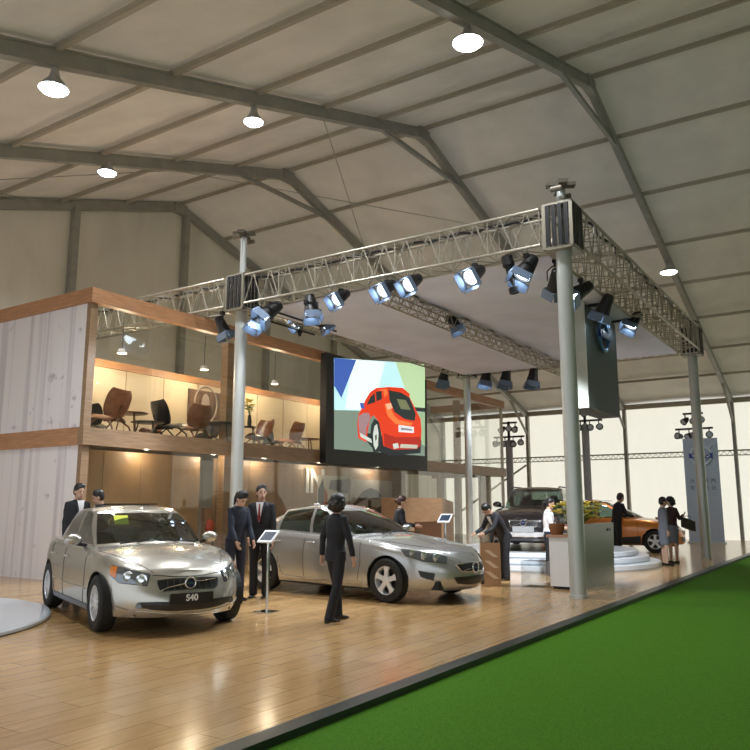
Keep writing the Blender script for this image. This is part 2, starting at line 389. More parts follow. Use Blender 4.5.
truss('lighting_truss', 'slim middle truss crossing from the front truss to the rear one', (TX0+0.2, 7.95, 5.53), (TX1-0.2, 7.95, 5.53), 0.28, 0.28, 0.4, 0.02)
can = thing('canopy_cloth', 'pale flat cloth canopy stretched inside the lighting truss rectangle', 'canopy', (TX0, TY0, TZ0-0.03))
MB().bb((0.30, 0.38, 0.0), (TX1-TX0-0.24, TY1-TY0-0.25, 0.012)).build('cloth', fabricmat('canopy_fabric', (0.80, 0.83, 0.93), 0.3, (0.85, 0.85, 0.9)), can)
m = MB()
for k in range(12): m.tube((0.30+0.9*k, 0.38, 0.01), (0.30+0.9*k, 0.28, 0.04), 0.008, 5)
m.build('lashings', MT['white'], can)
def truss_pole(x, y, top, label, r=0.135):
    t = thing('truss_pole', label, 'pole', (x, y, 0), 0, 'poles carrying the lighting truss')
    MB().lathe([(r, 0.0), (r, 5.8), (r*0.96, 5.86)], n=28).build('shaft', MT['pole'], t, smooth=40)
    MB().lathe([(r*1.12, 0.0), (r*1.12, 0.05), (r, 0.06)], n=28).build('base_ring', MT['pole'], t, smooth=40)
    m = MB()
    for sx in (-1, 1):
        for sy in (-1, 1):
            m.bb((sx*0.24-0.03, sy*0.24-0.03, 5.78), (sx*0.24+0.03, sy*0.24+0.03, 6.62))
    for z in (5.8, 6.6): m.bb((-0.27, -0.27, z-0.02), (0.27, 0.27, z+0.02))
    m.build('sleeve_block', MT['alu'], t)
    m = MB()
    for k in range(4): m.bb((-0.29, -0.20+0.11*k, 5.84), (-0.265, -0.13+0.11*k, 6.58))
    for k in range(4): m.bb((-0.20+0.11*k, -0.29, 5.84), (-0.13+0.11*k, -0.265, 6.58))
    m.build('black_ribs', MT['black'], t)
    MB().tube((0, 0, 5.85), (0, 0, top-0.05), 0.075, 12).build('mast', MT['pole'], t, smooth=40)
    m = MB(); m.box((0, 0, top), (0.62, 0.16, 0.07), (0, 0, 0.5)); m.box((0, 0, top+0.04), (0.16, 0.5, 0.06), (0, 0, 0.5))
    for k in (-0.22, 0.22): m.tube((k, -0.1, top-0.1), (k, 0.1, top-0.1), 0.05, 10)
    m.build('pulley_head', mat('pulley', (0.16, 0.14, 0.11), 0.5, 0.4), t)
    return t
truss_pole(TX0, TY0, 6.98, 'thick grey round pole in front of the reception counter')
truss_pole(TX0, TY1, 7.62, 'grey round pole left of the silver sedan, behind the two attendants')
truss_pole(TX1, TY0, 6.75, 'slender looking grey pole at the far right, in front of the blue sign')
truss_pole(TX1, TY1-0.2, 6.75, 'grey pole standing before the right end of the booth', 0.12)

# ------------------------------------------------------------------ stage spotlights
def par_light(label, loc, aim, s=1.0, drop=0.42, lit=True, kind='par', group='spotlights hung from the truss', energy=0):
    """loc: middle of the can; hangs from a clamp DROP above"""
    t = thing('stage_spotlight' if kind == 'par' else 'profile_spotlight', label, 'spotlight', loc, 0, group)
    ax = Vector(aim).normalized(); q = Vector((0, 0, 1)).rotation_difference(ax)
    if kind == 'par':
        prof = [(0.05, -0.22), (0.085, -0.20), (0.10, -0.12), (0.115, 0.0), (0.135, 0.10), (0.14, 0.16), (0.125, 0.16), (0.12, 0.10), (0.09, 0.05), (0.0, 0.04)]
    else:
        prof = [(0.06, -0.3), (0.10, -0.28), (0.11, -0.1), (0.07, -0.05), (0.065, 0.3), (0.095, 0.32), (0.095, 0.42), (0.07, 0.42), (0.06, 0.33), (0.0, 0.32)]
    MB().lathe([(r*s, z*s) for r, z in prof], axis=ax, n=20).build('can', MT['black'], t, smooth=40)
    zl = (0.12 if kind == 'par' else 0.36)*s; rl = (0.118 if kind == 'par' else 0.06)*s
    MB().lathe([(rl, zl), (rl*0.8, zl+0.03), (rl*0.4, zl+0.05), (0, zl+0.055)], axis=ax, n=20).build('lens', MT['spot'] if lit else MT['tail'], t, smooth=60)
    if kind == 'par':
        for k in range(4):
            m = MB(); R = q.to_matrix() @ Euler((0, 0, k*PI/2)).to_matrix() @ Euler((0, 0.22, 0)).to_matrix()
            c = q @ (Euler((0, 0, k*PI/2)).to_matrix() @ Vector((0.155*s, 0, 0.225*s)))
            m.box(c, (0.008*s, 0.28*s, 0.15*s), R); m.build('barn_door', MT['flap'], t)
    side = ax.cross(Vector((0, 0, 1))); side = side.normalized() if side.length > 0.01 else Vector((1, 0, 0))
    m = MB(); top = Vector((0, 0, drop-0.12))
    for sd in (-1, 1):
        m.tube(side*(sd*0.14*s), side*(sd*0.14*s) + Vector((0, 0, drop*0.45)), 0.012, 6); m.tube(side*(sd*0.14*s) + Vector((0, 0, drop*0.45)), side*(sd*0.05) + top, 0.012, 6)
    m.tube(side*(-0.05)+top, side*0.05+top, 0.014, 6)
    m.build('yoke', MT['black'], t, smooth=40)
    m = MB(); m.tube((0, 0, drop-0.13), (0, 0, drop), 0.03, 8); m.box((0, 0, drop-0.02), (0.09, 0.09, 0.08)); m.build('clamp', MT['black'], t)
    if energy:
        light('SPOT', 'beam_light', ax*0.26*s, energy, (0.86, 0.93, 1.0), ax, t, spot_size=1.1, spot_blend=0.5, shadow_soft_size=0.12)
    return t
bot = TZ0 - 0.03
def hang(px, py, X, label, aim, s=1.0, **kw):
    p = atX(px, py, X); zz = min(p.z, bot-0.3); return par_light(label, p, aim, s, drop=bot-p.z, **kw)
L1 = (-0.80, 0.12, -0.55)
hang(257, 319, TX0, 'lit spotlight pointing down beside the left pole', (-0.4, 0.1, -0.9), 1.1, energy=350)
hang(271, 311, TX0, 'bright spotlight second from the left pole, barn doors open and lit blue', (-0.6, 0.35, -0.6), 1.3, energy=350)
hang(311, 306, TX0, 'dark spotlight tilted right, third from the left pole', (-0.1, -0.25, -0.95), 1.2, lit=True, energy=900)  # beam added to this dark lamp to brighten the sedan's hood
hang(341, 297, TX0, 'lit spotlight tilted left under the middle of the front truss', L1, 1.05)
hang(387, 288, TX0, 'lit spotlight just left of the slim middle truss', L1, 1.1, energy=350)
hang(413, 282, TX0, 'lit spotlight just right of the slim middle truss', L1, 1.1)
hang(475, 274, TX0, 'bright spotlight alone under the right half of the front truss', L1, 1.2, energy=350)
hang(510, 271, TX0, 'long black profile spotlight pointing straight down near the front pole', (0.1, -0.15, -1), 1.0, kind='profile', lit=False)
hang(527, 268, TX0, 'bright spotlight beside the long black one near the front pole', (-0.5, 0.3, -0.8), 1.25, energy=350)
for px, Y, s, lab, aim in ((300, 12.6, 1.0, 'lit spotlight behind the front truss near the left pole', (-0.8, 0.3, -0.6)), (322, 12.2, 1.0, 'small dark spotlight seen below the left half of the front truss', (0.3, -0.5, -0.8))):
    d = ray(px, 322); p = EYEV + d*(14.6/d.x)
    t = thing('cross_tube', 'short black tube carrying a spare spotlight left of the screen' if px <= 300 else 'second short black tube carrying a spotlight left of the screen', 'tube', (p.x, p.y, 5.84))
    MB().tube((-2.3, 0, 0), (0.6, 0, 0), 0.025, 8).build('pipe', MT['black'], t, smooth=40)
    par_light(lab, p, aim, s, drop=5.82-p.z)
p = atX(222, 326, TX0); par_light('dark spotlight hanging above the corner of the booth, left of the left pole', p, (0.3, -0.3, -0.9), 1.1, drop=bot-p.z, lit=False)
for px, py, lab, aim, lit, s in ((556, 281, 'dark spotlight half hidden behind the thick front pole', (0.6, 0.35, -0.75), False, 1.1), (581, 291, 'blue glowing spotlight first to the right of the front pole', (-0.55, 0.55, -0.5), True, 1.2),
                              (605, 306, 'spotlight pointing down above the grey hanging cube', (0.05, 0.45, -0.9), True, 1.2), (634, 320, 'dark spotlight with a small glow right of the grey hanging cube', (-0.4, 0.3, -0.6), True, 1.2)):
    p = atY(px, py, TY0+0.35); par_light(lab, p, aim, s, drop=bot-p.z, lit=lit, energy={556: 1700, 581: 300, 605: 0, 634: 0}[px])  # the dark lamp by the pole gets an added beam to brighten stage and wagon
p = atY(453, 322, 7.95); par_light('black spotlight under the slim middle truss', p, (0.1, -0.4, -0.85), 1.05, drop=5.58-p.z)
for px, lab in ((444, 'dark spotlight under the rear truss, right of the screen'), (486, 'spotlight with a faint glow under the rear truss above the grey pole'), (506, 'dark spotlight under the rear truss near its middle'), (533, 'dark spotlight under the rear truss nearest the front pole')):
    p = atX(px, 376, TX1); par_light(lab, p, (-0.2, 0.1, -1), 1.4, drop=bot-p.z, lit=(px == 486), energy=600 if px in (486, 533) else 0)  # beams added to two rear lamps to brighten the shaded stage

# light towers at the side wall
def light_tower(px, py, X, label, r=0.16):
    p = atX(px, py, X)
    t = thing('light_tower', label, 'light tower', (p.x, p.y, 0), 0, 'light towers by the side wall')
    MB().lathe([(0.4, 0), (0.4, 0.05), (r, 0.07), (r, p.z-0.1), (r*0.7, p.z)], n=20).build('mast', mat('tower_grey', (0.33, 0.34, 0.38), 0.5), t, smooth=40)
    MB().bb((-0.05, -0.75, p.z+0.1), (0.05, 0.75, p.z+0.18)).bb((-0.05, -0.4, p.z+0.75), (0.05, 0.4, p.z+0.83)).bb((-0.05, -0.05, p.z-0.1), (0.05, 0.05, p.z+0.85)).build('cross_bar', MT['black'], t)
    rr = random.Random(px)
    for k in range(7):
        lo = k < 4; y = (-0.6+0.4*k) if lo else (-0.32+0.32*(k-4)); z = p.z + (-0.15 if lo else 0.5)
        ax = Vector((-0.8, (y > 0)*0.5-0.25+rr.uniform(-.3, .3), rr.uniform(-0.6, 0.1))).normalized()
        m = MB(); m.lathe([(0.06, -0.2), (0.11, -0.1), (0.15, 0.15), (0.13, 0.15), (0, 0.1)], (0, y, z), ax, 14); m.tube((0, y, z), (0, y, z+0.3), 0.025, 6)
        h = m.build('spotlight_head', MT['black'], t, smooth=40)
        MB().lathe([(0.12, 0.14), (0, 0.16)], (0, y, z), ax, 14).build('lens', mat('pale_lens', (0.55, 0.62, 0.72), 0.15), h)
light_tower(509, 440, 32.5, 'light tower with clustered black spotlights just right of the booth')
light_tower(585, 424, 32.5, 'light tower with clustered black spotlights behind the thick front pole')
light_tower(694, 432, 34.3, 'light tower rising behind the tall blue sign')

# ------------------------------------------------------------------ booth
BX, BY, BXR, BYB = 9.36, 13.08, 29.9, 16.5
Z0, Z1, Z2, Z3 = 2.65, 3.00, 5.56, 5.86
b = thing('display_wall', 'tall white display wall printed with grey birch trunks at the left end of the booth', 'wall panel', (BX, 0, 0))
bm_ = birchmat()
MB().bb((0, BY+0.12, 0), (0.10, BYB, Z0)).build('lower_panel', bm_, b)
MB().bb((0, BY+0.12, Z1), (0.10, BYB, Z2)).build('upper_panel', bm_, b)
m = MB()
t = thing('booth_frame', 'two-storey timber booth frame with broad wooden bands at floor and roof', 'booth', (BX, BY, 0))
LXB = BXR-BX
for nm, za, zb2 in (('floor_band', Z0, Z1), ('roof_band', Z2, Z3)):
    MB().bb((-0.06, -0.1, za), (LXB, 0.08, zb2)).build(nm, MT['woodd'] if za < 3 else MT['wood'], t)  # front floor band browner: its duller lighting is painted into the wood
    MB().bb((-0.06, 0.08, za), (0.14, BYB-BY, zb2)).build(nm, MT['wood'], t)
    MB().bb((LXB-0.14, 0.08, za), (LXB, BYB-BY, zb2)).build(nm, MT['wood'], t)
    # the slab of the upper floor
MB().bb((0.14, 0.08, Z0+0.12), (LXB-0.14, BYB-BY, Z1-0.1)).build('floor_slab', mat('slab', (0.35, 0.27, 0.2), 0.6), t)
for x in (0.08,):
    MB().bb((x-0.08, 0.0, 0), (x+0.09, 0.12, Z2)).build('post', MT['woodd'], t)
for px in (226, 457):
    X = atY(px, 420, BY+0.5).x - BX
    MB().bb((X-0.11, 0.4, 0), (X+0.11, 0.62, Z2)).build('post', MT['woodd'], t)
for px in (441, 486):
    X = atY(px, 480, BY+0.5).x - BX
    MB().bb((X-(0.5 if px == 486 else 0.12), 0.5, 0), (X+(0.5 if px == 486 else 0.12), 0.62, Z0)).build('post', MT['tan'], t)
MB().bb((LXB-0.12, 0.0, 0), (LXB, 0.1, Z2)).build('post', mat('pale_post', (0.6, 0.56, 0.48), 0.5), t)
# glazing, pane by pane
gx = [0.2, 1.7, 3.3, 4.9, 6.6, 8.1, 11.0, 14.0, 15.9, 17.9, LXB-0.15]
for lv, (za, zb2) in enumerate(((0.02, Z0), (Z1, Z2))):
    for i in range(len(gx)-1):
        MB().bb((gx[i]+0.01, 0.02, za), (gx[i+1]-0.01, 0.04, zb2)).build('glass_pane', MT['glass'], t)
# back walls with seams
XB2 = 12.3
ub = thing('back_wall', 'warm lit cream panelled wall behind the upstairs lounge', 'wall panel', (BX, BY+2.2, Z1-0.12))
seam = mat('seam', (0.30, 0.2, 0.12), 0.7)
MB().bb((0.3, 0, 0), (XB2+1.0, 0.12, 1.86)).build('panel', MT['cream'], ub)
MB().bb((0.3, -0.03, 1.86), (XB2+1.0, 0.15, 2.04)).build('top_rail', MT['wood'], ub)
m = MB()
for k in range(1, 11): m.bb((0.3+1.2*k, -0.006, 0), (0.312+1.2*k, 0, 1.86))
m.build('seams', seam, ub)
lb = thing('back_wall', 'tan brown panelled wall behind the ground floor glass', 'wall panel', (BX, BY+0.70, 0))
MB().bb((0.2, 0, 0), (3.85, 0.1, Z0-0.02)).build('panel', MT['tan'], lb)
MB().bb((4.4, 0.0, 0), (13.6, 0.1, Z0-0.02)).build('panel', mat('tan_panel_dark', (0.33, 0.21, 0.125), 0.45, noise=(2.5, 0.12, (1, 1, .4))), lb)
m = MB()
for x in (1.05, 2.05, 2.95, 5.6, 6.7, 7.9, 9.0, 10.2, 11.4, 12.6): m.bb((x, -0.006, 0), (x+0.02, 0, Z0-0.02))
m.build('seams', seam, lb)
# letters IN and pictures on the ground floor wall
YW = BY+0.69
def at(px, py, Y=YW): return atY(px, py, Y)
lt = thing('wall_letters', 'large white letters IN on the tan wall', 'letters', (at(308, 486).x, YW, at(308, 486).z))
def word(txt, size, m, parent, loc, rotz=0, bold=0.0, name='lettering', depth=0.004, ax='CENTER'):
    cu = bpy.data.curves.new(name, 'FONT'); cu.body = txt; cu.size = size; cu.extrude = depth; cu.align_x = ax; cu.align_y = 'CENTER'; cu.offset = bold
    o = bpy.data.objects.new(name, cu); C.objects.link(o); cu.materials.append(m)
    dg = bpy.context.evaluated_depsgraph_get(); me = bpy.data.meshes.new_from_object(o.evaluated_get(dg)); bpy.data.objects.remove(o)
    o = bpy.data.objects.new(name, me); C.objects.link(o)
    o.rotation_euler = (PI/2, 0, rotz); o.location = loc
    if parent: o.parent = parent
    return o
h = 0.9
for ch, dx in (('I', -0.05), ('N', 0.42)):
    word(ch, 0.98, MT['white'], lt, (dx, -0.02, 0.12), bold=0.02)
def poster(label, x0, x1, z0, z1, mats, shapes, Y=YW):
    t = thing('wall_picture', label, 'picture', (x0, Y, z0))
    MB().bb((0, -0.04, 0), (x1-x0, 0, z1-z0)).build('panel', mats[0], t)
    for k, (mi, poly) in enumerate(shapes):
        MB().prism([(u*(x1-x0), -0.045-0.002*k, v*(z1-z0)) for u, v in poly], (0, 0.004+0.002*k-0.001, 0)).build('print', mats[mi], t)
a, b2 = at(328, 506), at(346, 478)
pm = [mat('poster_pale', (0.45, 0.42, 0.36), 0.5), mat('poster_dark', (0.02, 0.02, 0.03), 0.4), mat('poster_teal', (0.12, 0.2, 0.2), 0.5), mat('poster_red', (0.35, 0.08, 0.03), 0.5)]
poster('dark picture of tree shapes right of the large white letters', at(317, 500).x, at(347, 500).x, 0.95, 2.35, pm, [(1, [(0.0, 0.0), (0.16, 0.0), (0.22, 0.5), (0.15, 0.95), (0.0, 0.7)]), (3, [(0.16, 0.1), (0.3, 0.1), (0.3, 0.6), (0.2, 0.75)]), (1, [(0.35, 0.72), (0.98, 0.62), (1, 0.95), (0.4, 0.9)]), (2, [(0.4, 0), (1, 0), (1, 0.35), (0.45, 0.4)])])
poster('wide landscape picture with a dark spreading pine tree', at(350, 500).x, at(391, 500).x, 1.0, 2.28, [mat('sky_print', (0.42, 0.40, 0.40), 0.5)]+pm[1:]+[mat('field_print', (0.28, 0.17, 0.09), 0.5)],
       [(4, [(0, 0), (1, 0), (1, 0.28), (0, 0.38)]), (1, [(0.5, 0.0), (1.0, 0.0), (1.0, 0.3), (0.75, 0.38), (0.6, 0.28)]),
        (1, [(0.03, 0.4), (0.12, 0.48), (0.2, 0.62), (0.28, 0.72), (0.45, 0.80), (0.62, 0.74), (0.72, 0.6), (0.6, 0.52), (0.42, 0.58), (0.3, 0.5), (0.2, 0.45), (0.1, 0.36)]), (1, [(0.40, 0.5), (0.46, 0.5), (0.5, 0.05), (0.36, 0.05)])])
# upstairs mural
x0, x1 = atY(190, 400, BY+2.1).x, atY(240, 400, BY+2.1).x
mu = thing('wall_picture', 'long brown mural with a pale ring on the upstairs lounge wall', 'picture', (x0, BY+2.19, 0))
za, zb2 = atY(190, 416, BY+2.1).z, atY(190, 388, BY+2.1).z
MB().bb((0, -0.04, za), (x1-x0, 0, zb2)).build('panel', mat('mural', (0.17, 0.10, 0.07), 0.6, noise=(3, 0.5, (3, 1, 0.5))), mu)
zc = (za+zb2)/2; cx = atY(207, 402, BY+2.1).x - x0
m = MB(); m.chain([(cx+0.42*math.cos(a*PI/16), -0.045, zc+0.5*math.sin(a*PI/16)) for a in range(33)], 0.025, 6, up=(0, 1, 0), cap=False); m.ball((cx, -0.04, zc), (0.16, 0.012, 0.3)); m.build('ring', mat('mural_pale', (0.42, 0.34, 0.28), 0.6), mu)
# warm downlights upstairs and small spots downstairs
for k, (x, lab) in enumerate(((11.2, 'small warm downlight above the leftmost lounge chairs'), (13.8, 'small warm downlight over the middle of the upstairs lounge'), (16.6, 'small warm downlight over the upstairs lounge near the screen'), (19.6, 'small warm downlight behind the large screen'))):
    t2 = thing('downlight', lab, 'lamp', (x, BY+1.3, 4.95), 0, 'upstairs downlights')
    MB().lathe([(0.09, 0.1), (0.11, 0.0), (0.1, 0.0), (0.08, 0.06)], n=16).build('housing', MT['white'], t2, smooth=40)
    MB().lathe([(0.095, 0.01), (0, -0.01)], n=16).build('bulb', MT['warm'], t2)
    MB().tube((0, 0, 0.1), (0, 0, 0.9), 0.008, 6).build('cable', MT['black'], t2)
    light('POINT', 'lamp_light', (0, 0, -0.15), 50, (1, 0.80, 0.55), parent=t2, shadow_soft_size=0.12)
for k, (x, lab) in enumerate(((11.3, 'tiny ceiling spot left end of the ground floor'), (13.35, 'tiny ceiling spot above the dark gap in the tan wall'), (15.2, 'tiny ceiling spot behind the two attendants'), (17.6, 'tiny ceiling spot above the large white letters'), (20.7, 'tiny ceiling spot above the pine tree picture'))):
    t2 = thing('downlight', lab, 'lamp', (x, BY+0.4, Z0+0.05), 0, 'ground floor spots')
    MB().lathe([(0.05, 0.07), (0.06, 0.0), (0.05, -0.005)], n=14).build('housing', MT['white'], t2, smooth=40)
    MB().lathe([(0.045, -0.004), (0, -0.012)], n=14).build('bulb', MT['warm'], t2)
    light('POINT', 'lamp_light', (0, 0, -0.1), 12, (1, 0.84, 0.62), parent=t2, shadow_soft_size=0.05)

# lounge furniture upstairs
plyw = mat('walnut_ply', (0.20, 0.075, 0.035), 0.3, noise=(6, 0.25, (1, 1, 5)))
plyo = mat('orange_ply', (0.45, 0.15, 0.05), 0.35)
leath = mat('black_leather', (0.015, 0.013, 0.013), 0.35)
def shell(wd, ht, curve, tilt, base, thick=0.02, m0=None):
    """bent ply panel"""
    rows = []
    for i in range(11):
        v = i/10; r = []
        for j in range(11):
            u = (j/10-0.5)*2
            ww = wd/2*(1-0.28*abs(2*v-1)**3)
            r.append(Vector((curve*(u*u), u*ww, v*ht)))
        rows.append(r)
    R = Euler((0, tilt, 0)).to_matrix()
    mb = MB(); mb.grid([[R @ p + Vector(base) for p in r] for r in rows]); mb.grid([[R @ (p-Vector((thick, 0, 0))) + Vector(base) for p in r] for r in rows], True)
    return mb
def lounge_chair(label, loc, rz, m, s=1.0):
    """low bent plywood chair, faces +x"""
    t = thing('lounge_chair', label, 'chair', loc, rz, 'lounge chairs upstairs'); s *= 0.80; t.scale = (s, s, s)
    shell(0.66, 0.55, 0.12, -0.35, (-0.22, 0, 0.36)).build('backrest', m, t, smooth=50)
    shell(0.62, 0.58, 0.08, 1.42, (-0.25, 0, 0.36)).build('seat', m, t, smooth=50)
    for sy in (-1, 1):
        MB().chain([(0.32, sy*0.27, 0), (0.28, sy*0.26, 0.2), (0.1, sy*0.22, 0.33)], (0.018), 8).build('leg', m, t, smooth=50)
        MB().chain([(-0.38, sy*0.25, 0), (-0.3, sy*0.24, 0.2), (-0.1, sy*0.2, 0.34)], (0.018), 8).build('leg', m, t, smooth=50)
    MB().chain([(0.1, 0, 0.33), (-0.15, 0, 0.33), (-0.3, 0, 0.45), (-0.38, 0, 0.6)], 0.03, 8).build('spine', m, t, smooth=50)
    return t
def low_table(label, loc, m, r=0.38, h=0.42):
    t = thing('side_table', label, 'table', loc, 0, 'low tables upstairs')
    MB().lathe([(r*0.9, h-0.03), (r, h-0.015), (r*0.9, h), (0, h)], n=24).build('table_top', m, t, smooth=40)
    for k in range(3):
        a = 2*PI*k/3+0.3; MB().tube((0.2*math.cos(a), 0.2*math.sin(a), h-0.02), (0.3*math.cos(a), 0.3*math.sin(a), 0), 0.014, 8).build('leg', m, t)
    return t
FZ = Z1-0.1
FZ = Z1-0.1
def up(px, dY): p = atY(px, 440, BY+dY); return (p.x, p.y, FZ)
lounge_chair('tall reddish plywood lounge chair at the left corner upstairs', up(107, 0.55), math.radians(100), plyw, 1.4)
lounge_chair('dark leather lounge chair half hidden behind the leftmost plywood chair', up(92, 1.5), math.radians(30), leath, 1.1)
lounge_chair('low brown plywood chair seen edge-on left of the angled black one', up(152, 1.2), math.radians(170), plyw, 1.0)
lounge_chair('black leather chair leaning back steeply, left of the mural', up(168, 0.7), math.radians(-10), leath, 1.35)
lounge_chair('upright walnut chair with its broad back to the glass, below the mural', up(193, 0.5), math.radians(85), plyw, 1.3)
lounge_chair('black armchair behind the table under the mural', up(208, 1.4), math.radians(190), leath, 1.1)
lounge_chair('dark wooden lounge chair turned left, right of the left pole', up(259, 0.6), math.radians(175), plyw, 1.2)
lounge_chair('dark reclining chair between the mural and the orange chair', up(272, 1.3), math.radians(-15), leath, 1.2)
lounge_chair('orange plywood chair nearest the large screen', up(291, 0.6), math.radians(95), plyo, 1.2)
low_table('low wooden side table beside the leftmost lounge chair', up(128, 0.8), plyw, 0.42, 0.62)
low_table('small round table near the middle of the upstairs row', up(147, 0.5), leath)
low_table('dark side table in front of the brown post upstairs', up(221, 0.5), leath, 0.5, 0.6)
low_table('low table beside the orange plywood chair', up(306, 0.8), plyw, 0.42, 0.5)
# flowers upstairs
def bouquet(name, label, loc, cols, n, spread, vase_m, vase_prof, rseed=1, leaf=True, hz=1.0):
    t = thing(name, label, 'flowers', loc); rr = random.Random(rseed)
    MB().lathe(vase_prof, n=18).build('vase', vase_m, t, smooth=40)
    zt = max(z for r, z in vase_prof)
    st, lf = MB(), MB(); heads = []
    for k in range(n):
        a = rr.uniform(0, 2*PI); q = rr.uniform(0.2, 1)*spread; z = zt + hz*rr.uniform(0.12, 0.42)
        e = Vector((q*math.cos(a), q*math.sin(a), z)); st.tube((0, 0, zt-0.05), e, 0.004, 5); heads.append(e)
        if leaf:
            for _ in range(2):
                g = e*rr.uniform(0.5, 0.95) + Vector((rr.uniform(-.04, .04), rr.uniform(-.04, .04), zt*0.2)); d = Vector((rr.uniform(-1, 1), rr.uniform(-1, 1), rr.uniform(-.2, .8)))*0.09
                sd = d.cross(Vector((0, 0, 1)))*0.3; lf.prism([g, g+d*0.5+sd, g+d, g+d*0.5-sd], (0, 0, 0.003))
    st.build('stems', mat('stem_green', (0.07, 0.16, 0.03), 0.6), t)
    if leaf: lf.build('foliage', mat('leaf_green', (0.08, 0.2, 0.03), 0.5), t)
    for k, e in enumerate(heads):
        m = MB()
        for j in range(6):
            a = 2*PI*j/6; d = Vector((math.cos(a), math.sin(a), 0.5))*0.075; sd = Vector((-math.sin(a), math.cos(a), 0))*0.03
            m.prism([e, e+d*0.6+sd, e+d, e+d*0.6-sd], (0, 0, 0.004))
        m.ball(e+Vector((0, 0, 0.012)), 0.014, 8, 5)
        m.build('flower_head', cols[k % len(cols)], t)
    return t
yel = mat('yellow_petal', (0.75, 0.6, 0.08), 0.5); yel2 = mat('pale_yellow_petal', (0.8, 0.72, 0.3), 0.5); orp = mat('orange_petal', (0.75, 0.22, 0.08), 0.5)
p = atY(252, 430, BY+0.5)
pt = low_table('slim plinth table under the yellow flowers upstairs', (p.x, p.y+0.1, FZ), leath, 0.2, 0.62)
bouquet('flower_vase', 'tall yellow flowers upstairs just right of the left pole', (p.x, p.y+0.1, FZ+0.62), [yel], 14, 0.16, leath, [(0.04, 0), (0.06, 0.12), (0.04, 0.3), (0.03, 0.3), (0.0, 0.05)], 3)

